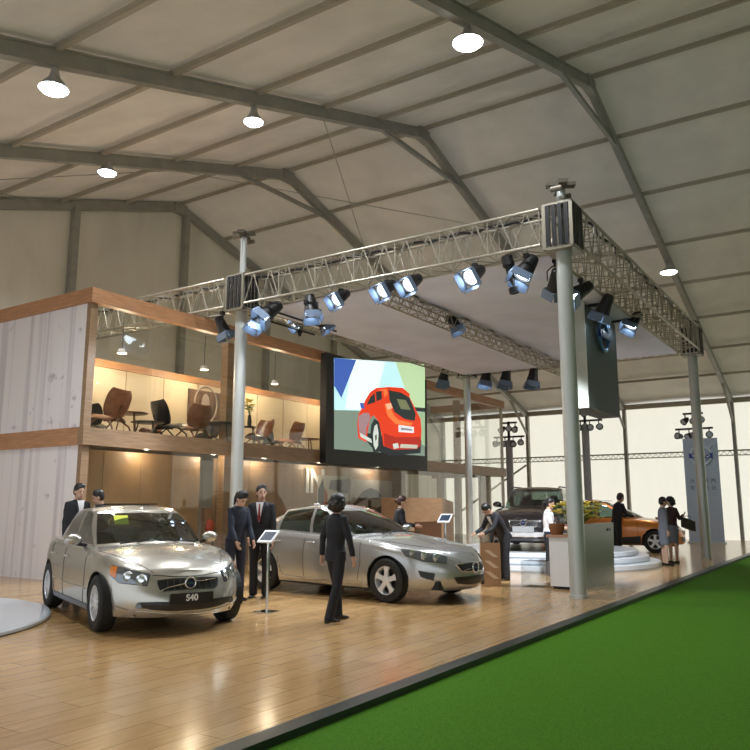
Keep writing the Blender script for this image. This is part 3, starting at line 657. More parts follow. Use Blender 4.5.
# big screen
YS = BY-0.30
s0, s1 = atY(325.6, 463, YS), atY(427.5, 471, YS); zt = atY(325.6, 352, YS).z
scr = thing('video_screen', 'large black framed video screen showing a red hatchback from behind', 'screen', (s0.x, YS, 0))
zb_ = (s0.z + s1.z)/2
def SP(px, py, o=0.0): v = atY(px, py, YS); return (v.x - s0.x, -0.01-o, v.z)
W_ = s1.x-s0.x
MB().bb((0, 0, zb_), (W_, 0.22, zt)).build('housing', MT['black'], scr)
em = lambda n, c, e=0.62: mat(n, c, 0.5, emit=e, ecol=c)
pic = [('backdrop', 'scr_road', (0.20, 0.27, 0.22), [(334, 358), (424.5, 364), (424.5, 456), (334, 449)]),
       ('sky', 'scr_sky', (0.55, 0.90, 0.95), [(334, 358), (424.5, 364), (424.5, 412), (334, 410)]),
       ('slope', 'scr_white', (0.85, 0.97, 0.97), [(352, 359), (385, 362), (372, 410), (345, 409)]),
       ('canopy', 'scr_blue', (0.05, 0.12, 0.45), [(334, 358), (356, 360), (341, 398), (334, 386)]),
       ('grass_bank', 'scr_green', (0.52, 0.72, 0.42), [(395, 362), (424.5, 364), (424.5, 411), (412, 410)]),
       ('wall_stripe', 'scr_dark', (0.02, 0.03, 0.03), [(412, 407), (424.5, 408), (424.5, 412), (412, 411)]),
       ('grass_bank', 'scr_green2', (0.35, 0.5, 0.3), [(415, 412), (424.5, 412), (424.5, 446), (418, 442)]),
       ('shadow', 'scr_shadow', (0.015, 0.02, 0.025), [(359, 432), (372, 448), (388, 456), (420, 453), (421, 440), (385, 436)]),
       ('car_body', 'scr_red', (0.75, 0.045, 0.01), [(361, 409), (365, 400), (370, 392), (376, 388), (389, 387), (402, 388), (409, 397), (415, 409), (420, 419), (421, 430), (420, 446), (416, 449), (394, 450), (383, 446), (381, 432), (378, 421), (373, 415), (369, 420), (367, 432), (366, 442), (358, 438), (357, 425), (358, 415)]),
       ('car_flank', 'scr_silverred', (0.35, 0.22, 0.24), [(358, 416), (363, 413), (368, 413), (370, 417), (366, 428), (365, 438), (359, 434), (358, 425)]),
       ('side_glass', 'scr_dark', (0.02, 0.03, 0.03), [(366, 405), (370, 397), (375, 392), (381, 391), (381.5, 399), (373, 403)]),
       ('window_pillar', 'scr_red', (0.75, 0.045, 0.01), [(374, 392.5), (375.2, 392), (376, 402), (374.8, 402.5)]),
       ('roof_glow', 'scr_orange', (0.92, 0.20, 0.05), [(376, 390), (386, 389), (387, 394), (384, 398), (383, 391)]),
       ('car_highlight', 'scr_orange', (0.92, 0.20, 0.05), [(384, 404), (389, 405), (393, 415), (398, 420), (412, 423), (410, 426), (395, 424), (387, 416)]),
       ('tail_lamp', 'scr_lampred', (0.95, 0.45, 0.3), [(385, 404), (390, 403), (392, 408), (387, 410)]),
       ('lower_body', 'scr_deepred', (0.42, 0.02, 0.008), [(383, 433), (395, 437), (420, 437), (420, 446), (416, 449), (394, 450), (384, 446)]),
       ('rear_glass', 'scr_dark', (0.02, 0.03, 0.03), [(388, 388), (402, 390), (408.5, 397), (415, 414), (414, 421), (404, 419), (394, 412), (389, 400)]),
       ('glass_glint', 'scr_glint', (0.18, 0.20, 0.10), [(396, 399), (405, 400), (410, 410), (400, 409)]),
       ('spoiler', 'scr_red', (0.75, 0.045, 0.01), [(388, 387), (402, 388), (409, 394), (408.4, 397.5), (400, 392.5), (389, 390.5)]),
       ('plate', 'scr_plate', (0.8, 0.82, 0.85), [(398, 425), (413, 427), (413, 433), (398, 432)]),
       ('plate_marks', 'scr_marks', (0.25, 0.27, 0.32), [(400, 427.5), (411, 429), (411, 431), (400, 430)]),
       ('bumper', 'scr_bump', (0.55, 0.55, 0.45), [(400, 444), (417, 445), (416, 448.5), (399, 448)]),
       ('exhaust', 'scr_rim', (0.62, 0.68, 0.62), [(392, 444), (397, 443), (398, 448), (393, 449)]),
       ('tire', 'scr_dark', (0.02, 0.03, 0.03), [(370, 436), (371, 425), (374, 419), (378, 422), (380, 432), (380, 446), (377, 453), (373, 452)]),
       ('rim', 'scr_rim', (0.62, 0.68, 0.62), [(372, 434), (373.5, 426), (376, 424), (377.5, 433), (377, 446), (374.5, 450), (372.5, 445)]),
       ('hub', 'scr_dark', (0.02, 0.03, 0.03), [(374, 436), (375.4, 434), (375.8, 439), (374.3, 441)]),
       ('sill', 'scr_rim', (0.62, 0.68, 0.62), [(359, 433), (370, 439), (371, 443), (360, 437)]),
       ('mirror', 'scr_blue', (0.05, 0.12, 0.45), [(359.5, 403), (362.5, 403), (363.5, 409), (360.5, 408)])]
for k, (nm, mn, c, poly) in enumerate(pic):
    o = 0.0012*k; MB().prism([SP(x, y, o) for x, y in poly], (0, 0.009+o, 0)).build(nm, em(mn, c), scr)

# wooden reception block before the booth
a_, b_ = atY(398, 540, 12.25), atY(443, 540, 12.25)
rc = thing('reception_block', 'tall plain tan wooden reception block behind the silver sedan', 'counter', (a_.x, 12.25, 0))
X2 = b_.x-a_.x; X3 = atY(458, 540, 12.25).x-a_.x
ztop = atY(425, 498, 12.25).z
MB().bb((0, 0, 0), (X2, 0.6, ztop)).build('body', mat('reception_wood', (0.50, 0.30, 0.17), 0.4, noise=(4, 0.12, (0.5, 1, 4))), rc)
MB().prism([(X2, 0, 0), (X3, 0.15, 0), (X3, 0.15, ztop-0.12), (X2, 0, ztop)], (0, 0.5, 0)).build('wing', MT['woodd'], rc)
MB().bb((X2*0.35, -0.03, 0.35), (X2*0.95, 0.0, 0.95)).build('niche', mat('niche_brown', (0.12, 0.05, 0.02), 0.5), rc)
# dark gap items beside the tan wall
g_ = thing('folded_stand', 'narrow dark stand with a red cloth in the gap of the tan wall', 'stand', (13.55, BY+0.68, 0))
MB().bb((-0.10, 0, 0), (0.10, 0.15, 1.4)).build('column', MT['woodd'], g_)
MB().ball((0, -0.04, 0.95), (0.12, 0.10, 0.18)).build('cloth', mat('red_cloth', (0.4, 0.06, 0.03), 0.8), g_)

# hanging cube sign
x0, x1 = 15.92, 18.3
cb = thing('hanging_sign', 'big dark grey hanging cube sign with a round ring emblem near the truss', 'sign', (x0, 4.97, 0))
MB().bb((0, 0, 3.54), (x1-x0, 0.52, 5.83)).build('box', mat('cube_grey', (0.065, 0.085, 0.08), 0.6), cb)
MB().bb((-0.03, -0.01, 3.52), (0.0, 0.53, 5.84)).build('side_panel', mat('cube_side', (0.42, 0.44, 0.40), 0.5), cb)
for k in (0.3, 2.1): MB().bb((k-0.03, -0.52, 5.80), (k+0.03, 0.1, 5.86)).bb((k-0.03, -0.54, 5.80), (k+0.03, -0.48, 5.95)).build('hanger_pipe', MT['black'], cb)
def emblem(parent, c, r, band=True, m_ring=None):
    """round ring with an arrow and a blue name bar, in the local XZ plane facing -Y"""
    cx, cy, cz = c; ring = m_ring or MT['chrome']
    MB().chain([(cx+r*math.cos(a*PI/18), cy, cz+r*math.sin(a*PI/18)) for a in range(37)], (r*0.13), 8, up=(0, 1, 0), cap=False).build('ring', ring, parent, smooth=60)
    MB().beam((cx+r*0.72, cy, cz+r*0.72), (cx+r*1.25, cy, cz+r*1.25), r*0.12, r*0.16, (0, 1, 0)).box((cx+r*1.2, cy, cz+r*1.2), (r*0.4, r*0.12, r*0.12)).box((cx+r*1.33, cy, cz+r*1.05), (r*0.12, r*0.12, r*0.4)).build('arrow', ring, parent)
    if band:
        MB().box((cx, cy-r*0.1, cz), (r*2.3, r*0.16, r*0.5)).build('name_bar', mat('logo_blue', (0.02, 0.05, 0.3), 0.3), parent)
        word('VOLVO', r*0.52, MT['white'], parent, (cx, cy-r*0.20, cz), name='lettering', bold=0.004)
emblem(cb, (1.15, -0.06, 5.3), 0.34, True, mat('emblem_blue', (0.12, 0.28, 0.55), 0.3, 0.5))

# tall blue pylon sign
py_ = thing('pylon_sign', 'tall pale blue pylon sign with round logo and small lettering by the side wall', 'sign', (32.6, 5.75, 0), math.radians(-90+8))
MB().bb((-0.64, -0.12, 0), (0.64, 0.12, 4.12)).build('panel', mat('pylon_blue', (0.40, 0.47, 0.60), 0.35), py_)
MB().bb((-0.7, -0.2, 0), (0.7, 0.2, 0.06)).build('base', MT['pole'], py_)
emblem(py_, (0, -0.17, 3.42), 0.38, True, mat('emblem_pale', (0.62, 0.70, 0.82), 0.3))
tm = mat('sign_text', (0.05, 0.07, 0.12), 0.5)
word('\u6c83 \u5c14 \u6c83 \u6c7d', 0.2, tm, py_, (0, -0.125, 2.42)); word('\u8f66 \u5c55 \u793a \u53f0', 0.2, tm, py_, (0, -0.125, 2.14))

# ------------------------------------------------------------------ plinths, counter, stands
stg = thing('round_stage', 'white round three-tier stage under the dark wagon', 'stage', (19.15, 7.45, 0))
for k, (r, z0_, z1_) in enumerate(((2.95, 0.0, 0.13), (2.68, 0.13, 0.26), (2.42, 0.26, 0.39))):
    MB().lathe([(r-0.05, z0_), (r, z0_+0.02), (r, z1_-0.015), (r-0.015, z1_), (0, z1_)], n=96).build('tier', mat('stage_white', (0.74, 0.76, 0.80), 0.25), stg, smooth=30)
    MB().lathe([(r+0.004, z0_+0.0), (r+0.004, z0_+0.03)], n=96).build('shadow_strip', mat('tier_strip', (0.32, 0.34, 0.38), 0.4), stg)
pd = atZ(54, 618)
pl = thing('turntable', 'low white round platform at the bottom left corner', 'platform', (4.1, 11.1, 0))
R_ = 2.88
MB().lathe([(R_-0.03, 0), (R_, 0.01), (R_, 0.045), (R_-0.02, 0.06), (0, 0.06)], n=96).build('disc', mat('turntable_white', (0.62, 0.68, 0.76), 0.18, coat=0.5), pl, smooth=30)
MB().lathe([(R_+0.003, 0.0), (R_+0.003, 0.012)], n=96).build('edge_strip', MT['black'], pl)

ct = thing('reception_counter', 'white and green-grey reception counter behind the thick front pole', 'counter', (13.35, 4.45, 0))
MB().bb((0.0, 0.07, 0.05), (2.05, 0.56, 0.90)).build('body', MT['white'], ct)
MB().bb((0.05, 0.1, 0.0), (2.0, 0.52, 0.05)).build('plinth', MT['black'], ct)
MB().bb((-0.03, 0.06, 0.90), (2.05, 0.60, 0.94)).build('counter_top', mat('counter_wood', (0.45, 0.25, 0.15), 0.4), ct)
MB().prism([(-0.05, 0.0, 0), (2.0, 0.0, 0), (2.12, 0.0, 1.13), (0.06, 0.0, 1.13)], (0, 0.06, 0)).build('side_panel', mat('green_grey', (0.16, 0.19, 0.12), 0.3), ct)
MB().box((1.75, -0.01, 1.0), (0.2, 0.015, 0.05)).build('clip', MT['black'], ct)
MB().bb((1.0, 0.12, 0.94), (1.5, 0.4, 0.98)).build('leaflets', MT['shirt'], ct)
ac = thing('acrylic_box', 'clear acrylic box standing left of the white counter', 'box', (13.6, 5.36, 0))
MB().bb((-0.22, -0.22, 0), (0.22, 0.22, 0.46)).build('box', glassmat('acrylic', (0.86, 0.9, 0.92), 2.2), ac)
bk = thing('gift_basket', 'brown basket on the counter beside the white-shirted woman', 'basket', (13.55, 4.93, 0.94))
MB().lathe([(0.10, 0), (0.14, 0.12), (0.13, 0.2), (0.12, 0.2), (0.09, 0.02), (0, 0.02)], n=20).build('bowl', mat('basket_brown', (0.22, 0.09, 0.03), 0.7, noise=(40, 0.4, (1, 1, 3))), bk, smooth=40)
MB().chain([(0.12*math.cos(a*PI/10), 0, 0.2+0.12*math.sin(a*PI/10)) for a in range(11)], 0.012, 6).build('handle', mat('basket_brown2', (0.2, 0.08, 0.03), 0.7), bk)
bouquet('flower_arrangement', 'big yellow lily arrangement on the counter, seen both sides of the pole', (14.05, 4.68, 0.941), [yel, yel2, yel], 85, 0.48, MT['woodd'], [(0.08, 0), (0.11, 0.1), (0.1, 0.16), (0.09, 0.16), (0.0, 0.04)], 5)
bouquet('flower_arrangement', 'low orange and pink flowers at the corner of the counter', (13.58, 4.62, 0.94), [orp, orp, mat('pink_petal', (0.8, 0.4, 0.35), 0.5)], 14, 0.12, MT['woodd'], [(0.05, 0), (0.07, 0.05), (0.06, 0.08), (0.05, 0.08), (0, 0.02)], 6, hz=0.35)

def info_stand(label, loc, rz, h=1.02):
    t = thing('tablet_stand', label, 'information stand', loc, rz)
    MB().bb((-0.14, -0.14, 0), (0.14, 0.14, 0.015)).build('base', MT['chrome'], t)
    MB().tube((0, 0, 0.01), (0, 0, h-0.02), 0.02, 12).build('post', MT['chrome'], t, smooth=40)
    R = Euler((0, -math.radians(38), 0))
    p = MB().box((0, 0, 0), (0.25, 0.25, 0.02)).build('panel', MT['white'], t, loc=(0, 0, h), rot=R)
    MB().box((0, 0, 0.012), (0.17, 0.19, 0.006)).build('display', mat('tablet_dark', (0.03, 0.045, 0.08), 0.15), p)
    return t
info_stand('white tablet stand between the attendants and the walking woman', (8.3, 7.24, 0), math.radians(5), 1.03)
info_stand('white tablet stand near the nose of the silver sedan', (13.05, 6.95, 0), math.radians(5), 1.22)
pb = thing('shopping_bag', 'tall brown striped paper bag on the floor before the bending person', 'bag', (*atZ(491, 586)[:2], 0), math.radians(30))
m = MB()
m.prism([(-0.12, -0.18, 0), (0.12, -0.18, 0), (0.17, -0.18, 0.72), (-0.05, -0.18, 0.78)], (0, 0.36, 0)); m.build('bag_body', mat('bag_brown', (0.36, 0.2, 0.10), 0.6), pb)
for k, z in enumerate((0.14, 0.33, 0.52)):
    MB().prism([(-0.118+z*0.09-0.008, -0.15, z), (-0.118+z*0.09-0.008, -0.05, z), (-0.10+z*0.09-0.008, 0.12, z+0.13), (-0.10+z*0.09-0.008, 0.02, z+0.13)], (-0.004, 0, 0)).build('stripe', mat('bag_cream', (0.6, 0.45, 0.3), 0.6), pb)
for sy in (-0.12, 0.12): MB().chain([(0.06, sy-0.06, 0.74), (0.05, sy-0.03, 0.86), (0.05, sy+0.03, 0.86), (0.06, sy+0.06, 0.74)], 0.008, 6).build('handle', MT['woodd'], pb)

# ------------------------------------------------------------------ cars
def lerp(a, b, t): return a + (b-a)*t
def curve(pts):
    """smooth interpolation through (x, value) pairs, x rising"""
    xs = [p[0] for p in pts]; ys = [p[1] for p in pts]; n = len(xs)
    d = [(ys[i+1]-ys[i])/(xs[i+1]-xs[i]) for i in range(n-1)]
    m = [d[0]] + [0 if d[i-1]*d[i] <= 0 else 2*d[i-1]*d[i]/(d[i-1]+d[i]) for i in range(1, n-1)] + [d[-1]]
    def f(x):
        if x <= xs[0]: return ys[0]
        if x >= xs[-1]: return ys[-1]
        i = max(k for k in range(n-1) if xs[k] <= x); h = xs[i+1]-xs[i]; t = (x-xs[i])/h
        return (2*t**3-3*t*t+1)*ys[i] + (t**3-2*t*t+t)*h*m[i] + (-2*t**3+3*t*t)*ys[i+1] + (t**3-t*t)*h*m[i+1]
    return f
def car(name, label, P, loc, heading, paint, spokes=5, group=None):
    t = thing(name, label, 'car', loc, heading)
    wb, Wd, xf, xr, R, RA = P['wb'], P['W'], P['xf'], P['xr'], P['R'], P['RA']
    tk = P['track']
    zs = curve(P['shoulder']); nose = curve(P['nose']); tail = curve(P['tail']); wid = curve(P.get('width', [(0, .955), (.12, .985), (.35, 1.0), (.62, 1.0), (.82, .985), (.93, .955), (1, .905)]))
    sill = P.get('sill', 0.20); zbf, zbr = P.get('zbf', 0.20), P.get('zbr', 0.26)
    crown = curve(P['crown'])
    nF, nR = P.get('nF', 2.7), P.get('nR', 3.0)
    xcF, xcR = wb-0.25, -wb+0.25
    def bottom(x):
        zb = sill if -wb < x < wb else (lerp(sill, zbf, min(1, (x-wb)/0.5)) if x > 0 else lerp(sill, zbr, min(1, (-wb-x)/0.5)))
        for cx in (wb, -wb):
            if abs(x-cx) < RA: zb = max(zb, R + math.sqrt(RA*RA-(x-cx)**2))
        return zb
    # half perimeter stations, nose centre -> tail centre
    th = [PI/2*k/22 for k in range(23)]
    arc = [('F', a) for a in th]
    xs = set()
    for cx in (wb, -wb):
        for k in range(0, 19): xs.add(round(cx+RA*math.cos(PI*k/18)*0.9999, 4))
        xs.add(round(cx+RA+0.004, 4)); xs.add(round(cx-RA-0.004, 4))
    for k in range(25): xs.add(round(lerp(xcF, xcR, k/24), 4))
    aF, aR = xf-xcF, xcR-xr
    st = []
    for k in range(23):
        a = PI/2*k/22; st.append(('F', max(0, math.sin(a))**(2/nF), max(0, math.cos(a))**(2/nF)))
    for x in sorted(xs, reverse=True):
        if x > xcF: u = (x-xcF)/aF; st.append(('F', max(0, 1-u**nF)**(1/nF), u))
        elif x < xcR: u = (xcR-x)/aR; st.append(('R', max(0, 1-u**nR)**(1/nR), u))
        else: st.append(('S', 1, x))
    for k in range(22, -1, -1):
        a = PI/2*k/22; st.append(('R', max(0, math.sin(a))**(2/nR), max(0, math.cos(a))**(2/nR)))
    def key(s): return -(xcF+aF*s[2]) if s[0] == 'F' else (-s[2] if s[0] == 'S' else -(xcR-aR*s[2]))
    st = sorted(set(st), key=key)
    Wx = curve(P.get('plan', [(xr, 0.95), (-wb, 1.0), (0, 1.0), (wb, 0.99), (xf, 0.96)]))
    def pt(s, v):
        kd, yf, u = s
        xn = xcF+aF*u if kd == 'F' else (u if kd == 'S' else xcR-aR*u)
        zb = bottom(xn); zt_ = zs(xn); z = lerp(zb, zt_, v); h = (z-0.2)/(zt_-0.2)
        if kd == 'F': x = xcF + (aF+nose(h))*u
        elif kd == 'R': x = xcR - (aR+tail(h))*u
        else: x = u
        return Vector((x, Wd*wid(h)*yf*Wx(xn), z))
    NV = 15
    cols = [[pt(s, v/(NV-1)) for s in st] for v in range(NV)]
    bodyv = MB()
    for sg in (1, -1):
        rows = [[Vector((p.x, p.y*sg, p.z)) for p in r] for r in cols]
        bodyv.grid(rows, flip=(sg < 0))
    top = cols[-1]; NS = 16
    gb, gt = P['gbase'], P['gtop']    # greenhouse outlines, half side, nose->tail
    # outline test for the cabin opening
    poly = [(p[0], p[1]) for p in gb]
    gy = curve(sorted([(p[0], p[1]) for p in gb[P['iA']:P['iD']+1]]))
    def topz(x, y, ysh): return zs(x) + crown(x)*(1-min(1, abs(y)/max(ysh, .01))**2)*(ysh/Wd)
    rows = []
    for p in top:
        rows.append([Vector((p.x, p.y*s_, zs_z + crown(p.x)*(1-s_*s_)*(p.y/Wd))) for s_ in [(-1+2*k/NS) for k in range(NS+1)] for zs_z in (p.z,)])
    xa, xd = gb[P['iA']][0], gb[P['iD']][0]; xw0, xw1 = gb[0][0], gb[-1][0]
    def inside(c):
        if not (xw1+0.12 < c.x < xw0-0.12): return False
        yl = gy(min(max(c.x, xd), xa)) - 0.05
        if c.x > xa: yl *= math.sqrt(max(0, (xw0-0.1-c.x)/(xw0-xa)))
        if c.x < xd: yl *= math.sqrt(max(0, (c.x-xw1-0.1)/(xd-xw1)))
        return abs(c.y) < yl
    vs = [v for r in rows for v in r]; n = NS+1; fs = []
    for i in range(len(rows)-1):
        for k in range(NS):
            f = (i*n+k, i*n+k+1, (i+1)*n+k+1, (i+1)*n+k); c = sum((vs[q] for q in f), Vector())/4
            if not inside(c): fs.append(f)
    bodyv.add(vs, fs)
    # side-view height at shoulder for greenhouse foot
    def shoulder_y(x):
        best = min(top, key=lambda q: abs(q.x-x)); return best.y
    base = []
    for (x, y) in [(p[0], p[1]) for p in gb]:
        base.append(Vector((x, y, topz(x, y, shoulder_y(x)) - 0.012)))
    tp = [Vector(p) for p in gt]
    NT = 12; bulge = P.get('bulge', 0.035)
    cabin = Vector(((xw0+xw1)/2, 0, 0))
    def gp(i, tt):
        q = base[i].lerp(tp[i], tt)
        if P['iA'] < i < P['iD']: nrm = Vector((0, 1, 0.2))
        elif i <= P['iA']: nrm = Vector((0.6, 0.5*i/max(1, P['iA']), 0.6))
        else: nrm = Vector((-0.6, 0.5, 0.6))
        return q + nrm.normalized()*bulge*math.sin(PI*tt)
    ng = len(gb)
    t0, t1 = 0.07, 0.93
    tv = [0, 0.035, t0] + [lerp(t0, t1, k/8) for k in range(1, 8)] + [t1, 1.0]
    G = [[gp(i, q) for q in tv] for i in range(ng)]
    wins = P['wins']    # list of (name, i0, i1)
    isg = {}
    for nm, i0, i1 in wins:
        for i in range(i0, i1): isg[i] = nm
    for sg in (1, -1):
        for i in range(ng-1):
            for k in range(len(tv)-1):
                q = [G[i][k], G[i][k+1], G[i+1][k+1], G[i+1][k]]
                if i in isg and 2 <= k < len(tv)-2: continue
                q = [Vector((p.x, p.y*sg, p.z)) for p in q]
                bodyv.add(q, [(0, 1, 2, 3) if sg > 0 else (3, 2, 1, 0)])
    # roof
    rows = []
    for i in range(ng):
        p = tp[i]; cr = P['roofcrown']*min(1, (p.y/tp[P['iA']].y if p.y > 0 else 0))
        rows.append([Vector((p.x, p.y*s_, p.z + cr*(1-s_*s_))) for s_ in [(-1+2*k/12) for k in range(13)]])
    bodyv.grid(rows)
    body = bodyv.build('body', paint, t, smooth=32, merge=True)
    bmw = bmesh.new(); bmw.from_mesh(body.data); bmesh.ops.remove_doubles(bmw, verts=bmw.verts, dist=0.0015)
    for f in bmw.faces: f.smooth = True
    for e in bmw.edges:
        if len(e.link_faces) == 2: e.smooth = e.calc_face_angle(0) < math.radians(32)
    bmesh.ops.recalc_face_normals(bmw, faces=bmw.faces); bmw.to_mesh(body.data)
    bvh = BVHTree.FromBMesh(bmw); bmw.free()
    # glass
    tn = {'windshield': 'windshield', 'rear_window': 'rear_window'}
    for nm, i0, i1 in wins:
        full = nm in ('windshield', 'rear_window')
        sides = [(1, -1)] if full else [(1,), (-1,)]
        for ss in sides:
            m = MB()
            for sg in ss:
                rows = [[Vector((G[i][k].x, G[i][k].y*sg, G[i][k].z)) for k in range(2, len(tv)-1)] for i in range(i0, i1+1)]
                m.grid(rows, flip=sg < 0)
            m.build(nm, MT['carglass'], t, smooth=60)
    # conforming patches: 3-D corner points snapped to the body
    def patch(nm, poly3, m, off=0.006, par=None, cuts=4, mirror=True):
        bmx = bmesh.new(); vv = [bmx.verts.new(p) for p in poly3]; f = bmx.faces.new(vv)
        bmesh.ops.triangulate(bmx, faces=[f])
        for _ in range(cuts):
            es = [e for e in bmx.edges if e.calc_length() > 0.045]
            if not es: break
            bmesh.ops.subdivide_edges(bmx, edges=es, cuts=1, use_grid_fill=True)
            bmesh.ops.triangulate(bmx, faces=bmx.faces[:])
        for v in bmx.verts:
            l, nn, ix, dd = bvh.find_nearest(v.co)
            if nn.dot(l - Vector((0, 0, 0.6))) < 0: nn = -nn
            v.co = l + nn*off
        bmesh.ops.recalc_face_normals(bmx, faces=bmx.faces)
        out = []
        for sg in ((1, -1) if mirror else (1,)):
            me = bpy.data.meshes.new(nm); bmx.to_mesh(me)
            if sg < 0:
                for v in me.vertices: v.co.y *= -1
                me.flip_normals()
            for q in me.polygons: q.use_smooth = True
            me.materials.append(m); o = bpy.data.objects.new(nm, me); C.objects.link(o); o.parent = par or t; out.append(o)
        bmx.free(); return out
    def seam_line(pts, r=0.005, m=None, nm='seam', mirror=True, n=10):
        pp = []
        for a, b_ in zip(pts[:-1], pts[1:]):
            for k in range(n): pp.append(Vector(a).lerp(Vector(b_), k/n))
        pp.append(Vector(pts[-1])); q = [bvh.find_nearest(p)[0] for p in pp]
        for sg in ((1, -1) if mirror else (1,)):
            MB().chain([Vector((p.x, p.y*sg, p.z)) for p in q], r, 6).build(nm, m or MT['tail'], t, smooth=60)
    t_ = dict(patch=patch, seam=seam_line, bvh=bvh, zs=zs)
    # wheels
    def wheel_at(x, y, sg, steer=0):
        w_ = 0.205
        prof = [(R*0.64, -w_/2), (R*0.9, -w_/2), (R*0.975, -w_/2+0.02), (R, -w_/2+0.05), (R, w_/2-0.05), (R*0.975, w_/2-0.02), (R*0.9, w_/2), (R*0.66, w_/2-0.006), (R*0.64, w_/2-0.03), (R*0.62, 0), (R*0.64, -w_/2)]
        tyre = MB().lathe(prof, axis=(0, 1, 0), n=44, cap=False).build('wheel', MT['rubber'], t, smooth=35, loc=(x, y, R), rot=(0, 0, steer))
        r0 = R*0.66
        o = w_/2*sg
        MB().lathe([(r0, 0), (r0*0.93, -0.01), (r0*0.9, -0.06), (r0*0.86, -0.14)], axis=(0, sg, 0), c=(0, o-0.005*sg, 0), n=44, cap=False).build('rim', MT['rim'], tyre, smooth=40)
        MB().lathe([(r0*0.84, -0.10), (0, -0.10)], axis=(0, sg, 0), c=(0, o, 0), n=30).build('brake_disc', mat('brake_dark', (0.05, 0.05, 0.055), 0.5, 0.6), tyre)
        m = MB()
        for k in range(spokes):
            a = 2*PI*k/spokes + 0.3; e = Vector((math.cos(a), 0, math.sin(a))); s_ = Vector((-math.sin(a), 0, math.cos(a)))
            w0, w1 = (0.042, 0.058) if spokes < 7 else (0.020, 0.026)
            y0_, y1_ = o-0.018*sg, o-0.012*sg
            q = [e*0.04-s_*w0, e*0.04+s_*w0, e*r0*0.6+s_*w0*0.8, e*r0*0.95+s_*w1, e*r0*0.95-s_*w1, e*r0*0.6-s_*w0*0.8]
            m.prism([v + Vector((0, y0_, 0)) for v in q], (0, -0.03*sg, 0))
        m.build('spokes', MT['rim'], tyre)
        MB().lathe([(0.065, -0.03), (0.062, -0.008), (0.04, 0.0), (0, 0.002)], axis=(0, sg, 0), c=(0, o-0.006*sg, 0), n=20).build('hub_cap', MT['rim'], tyre, smooth=40)
        # arch liner
        m = MB(); rows = []
        for k in range(25):
            a = PI*1.16*k/24 - PI*0.08; c_ = Vector((x+(RA-0.006)*math.cos(a), 0, R+(RA-0.006)*math.sin(a)))
            rows.append([Vector((c_.x, (Wd-0.02)*sg, c_.z)), Vector((c_.x, (Wd-0.42)*sg, c_.z))])
        m.grid(rows); m.build('wheel_arch', MT['rubber'], t)
    for x in (wb, -wb):
        for sg in (1, -1): wheel_at(x, (tk/2)*sg, sg, P.get('steer', 0) if x > 0 else 0)
    # underside
    MB().bb((-wb+0.35, -Wd+0.08, sill-0.03), (wb-0.35, Wd-0.08, sill+0.25)).bb((wb-0.35, -Wd+0.42, 0.2), (xf-0.25, Wd-0.42, 0.55)).bb((xr+0.25, -Wd+0.42, 0.25), (-wb+0.35, Wd-0.42, 0.6)).build('underbody', MT['rubber'], t)
    m = MB()
    m.bb((xcF+0.1, -Wd+0.3, 0.22), (xf-0.22, Wd-0.3, 0.34)).build('front_undertray', MT['rubber'], t)
    # cabin
    cb_ = mat('cabin_dark', (0.035, 0.035, 0.038), 0.7); beige = P.get('seatm') or mat('seat_grey', (0.16, 0.15, 0.14), 0.7)
    zb0 = zs(0)
    MB().bb((xw1+0.25, -Wd+0.16, 0.45), (xw0-0.25, Wd-0.16, 0.5)).build('cabin_floor', cb_, t)
    MB().box((xa-0.02, 0, zb0-0.09), (0.42, 2*(Wd-0.2), 0.14)).build('dashboard', cb_, t)
    sx = xa-1.05
    for sg in (1, -1):
        m = MB(); m.chain([(sx+0.35, sg*0.36, 0.62), (sx+0.02, sg*0.36, 0.62), (sx-0.1, sg*0.36, 0.9), (sx-0.2, sg*0.36, zb0+0.12)], [(0.24, 0.08), (0.25, 0.10), (0.24, 0.08), (0.19, 0.05)], 12, up=(1, 0, 0.3))
        s_ = m.build('front_seat', beige, t, smooth=50)
        MB().ball((sx-0.23, sg*0.36, zb0+0.24), (0.05, 0.13, 0.09)).build('headrest', beige, s_, smooth=60)
        m = MB(); m.chain([(a, sg*Wd*0.98 + 0*sg, 0.5) for a in (0.5, -0.5)], 0.01)
    m = MB(); m.box((sx-0.95, 0, zb0-0.05), (0.18, 1.2, 0.5), (0, -0.25, 0)); m.build('rear_bench', beige, t)
    sw = Vector((xa-0.48, 0.36*P.get('drive', 1), zb0+0.0)); q = Vector((0, 0, 1)).rotation_difference(Vector((-0.85, 0, 0.5)).normalized())
    MB().chain([sw + q @ Vector((0.18*math.cos(a*PI/12), 0.18*math.sin(a*PI/12), 0)) for a in range(25)], 0.015, 6, up=(-0.85, 0, 0.5), cap=False).build('steering_wheel', MT['rubber'], t, smooth=60)
    # mirrors, handles
    for sg in (1, -1):
        mx, mz = xa-0.28, zs(xa-0.28)+0.09
        my = (Wd*0.9+0.14)*sg
        mm = MB().ball((mx, my, mz), (0.075, 0.115, 0.075), 18, 12).build('mirror', paint, t, smooth=60)
        MB().ball((mx-0.03, my, mz), (0.055, 0.095, 0.058), 14, 8).build('mirror_glass', MT['chrome'], mm, smooth=60)
        MB().chain([(mx+0.02, Wd*0.86*sg, mz-0.08), (mx, my-0.04*sg, mz-0.045)], [0.022, 0.03], 8).build('mirror_arm', MT['tail'], mm)
        for hx in P['handles']:
            l, nn, _, _ = bvh.find_nearest(Vector((hx, Wd*sg, P.get('hz', 0.80))))
            MB().chain([l+Vector((0.1, 0.004*sg, 0)), l+Vector((0.06, 0.028*sg, 0)), l+Vector((-0.06, 0.028*sg, 0)), l+Vector((-0.1, 0.004*sg, 0))], 0.013, 8).build('door_handle', paint, t, smooth=60)
    return t, t_

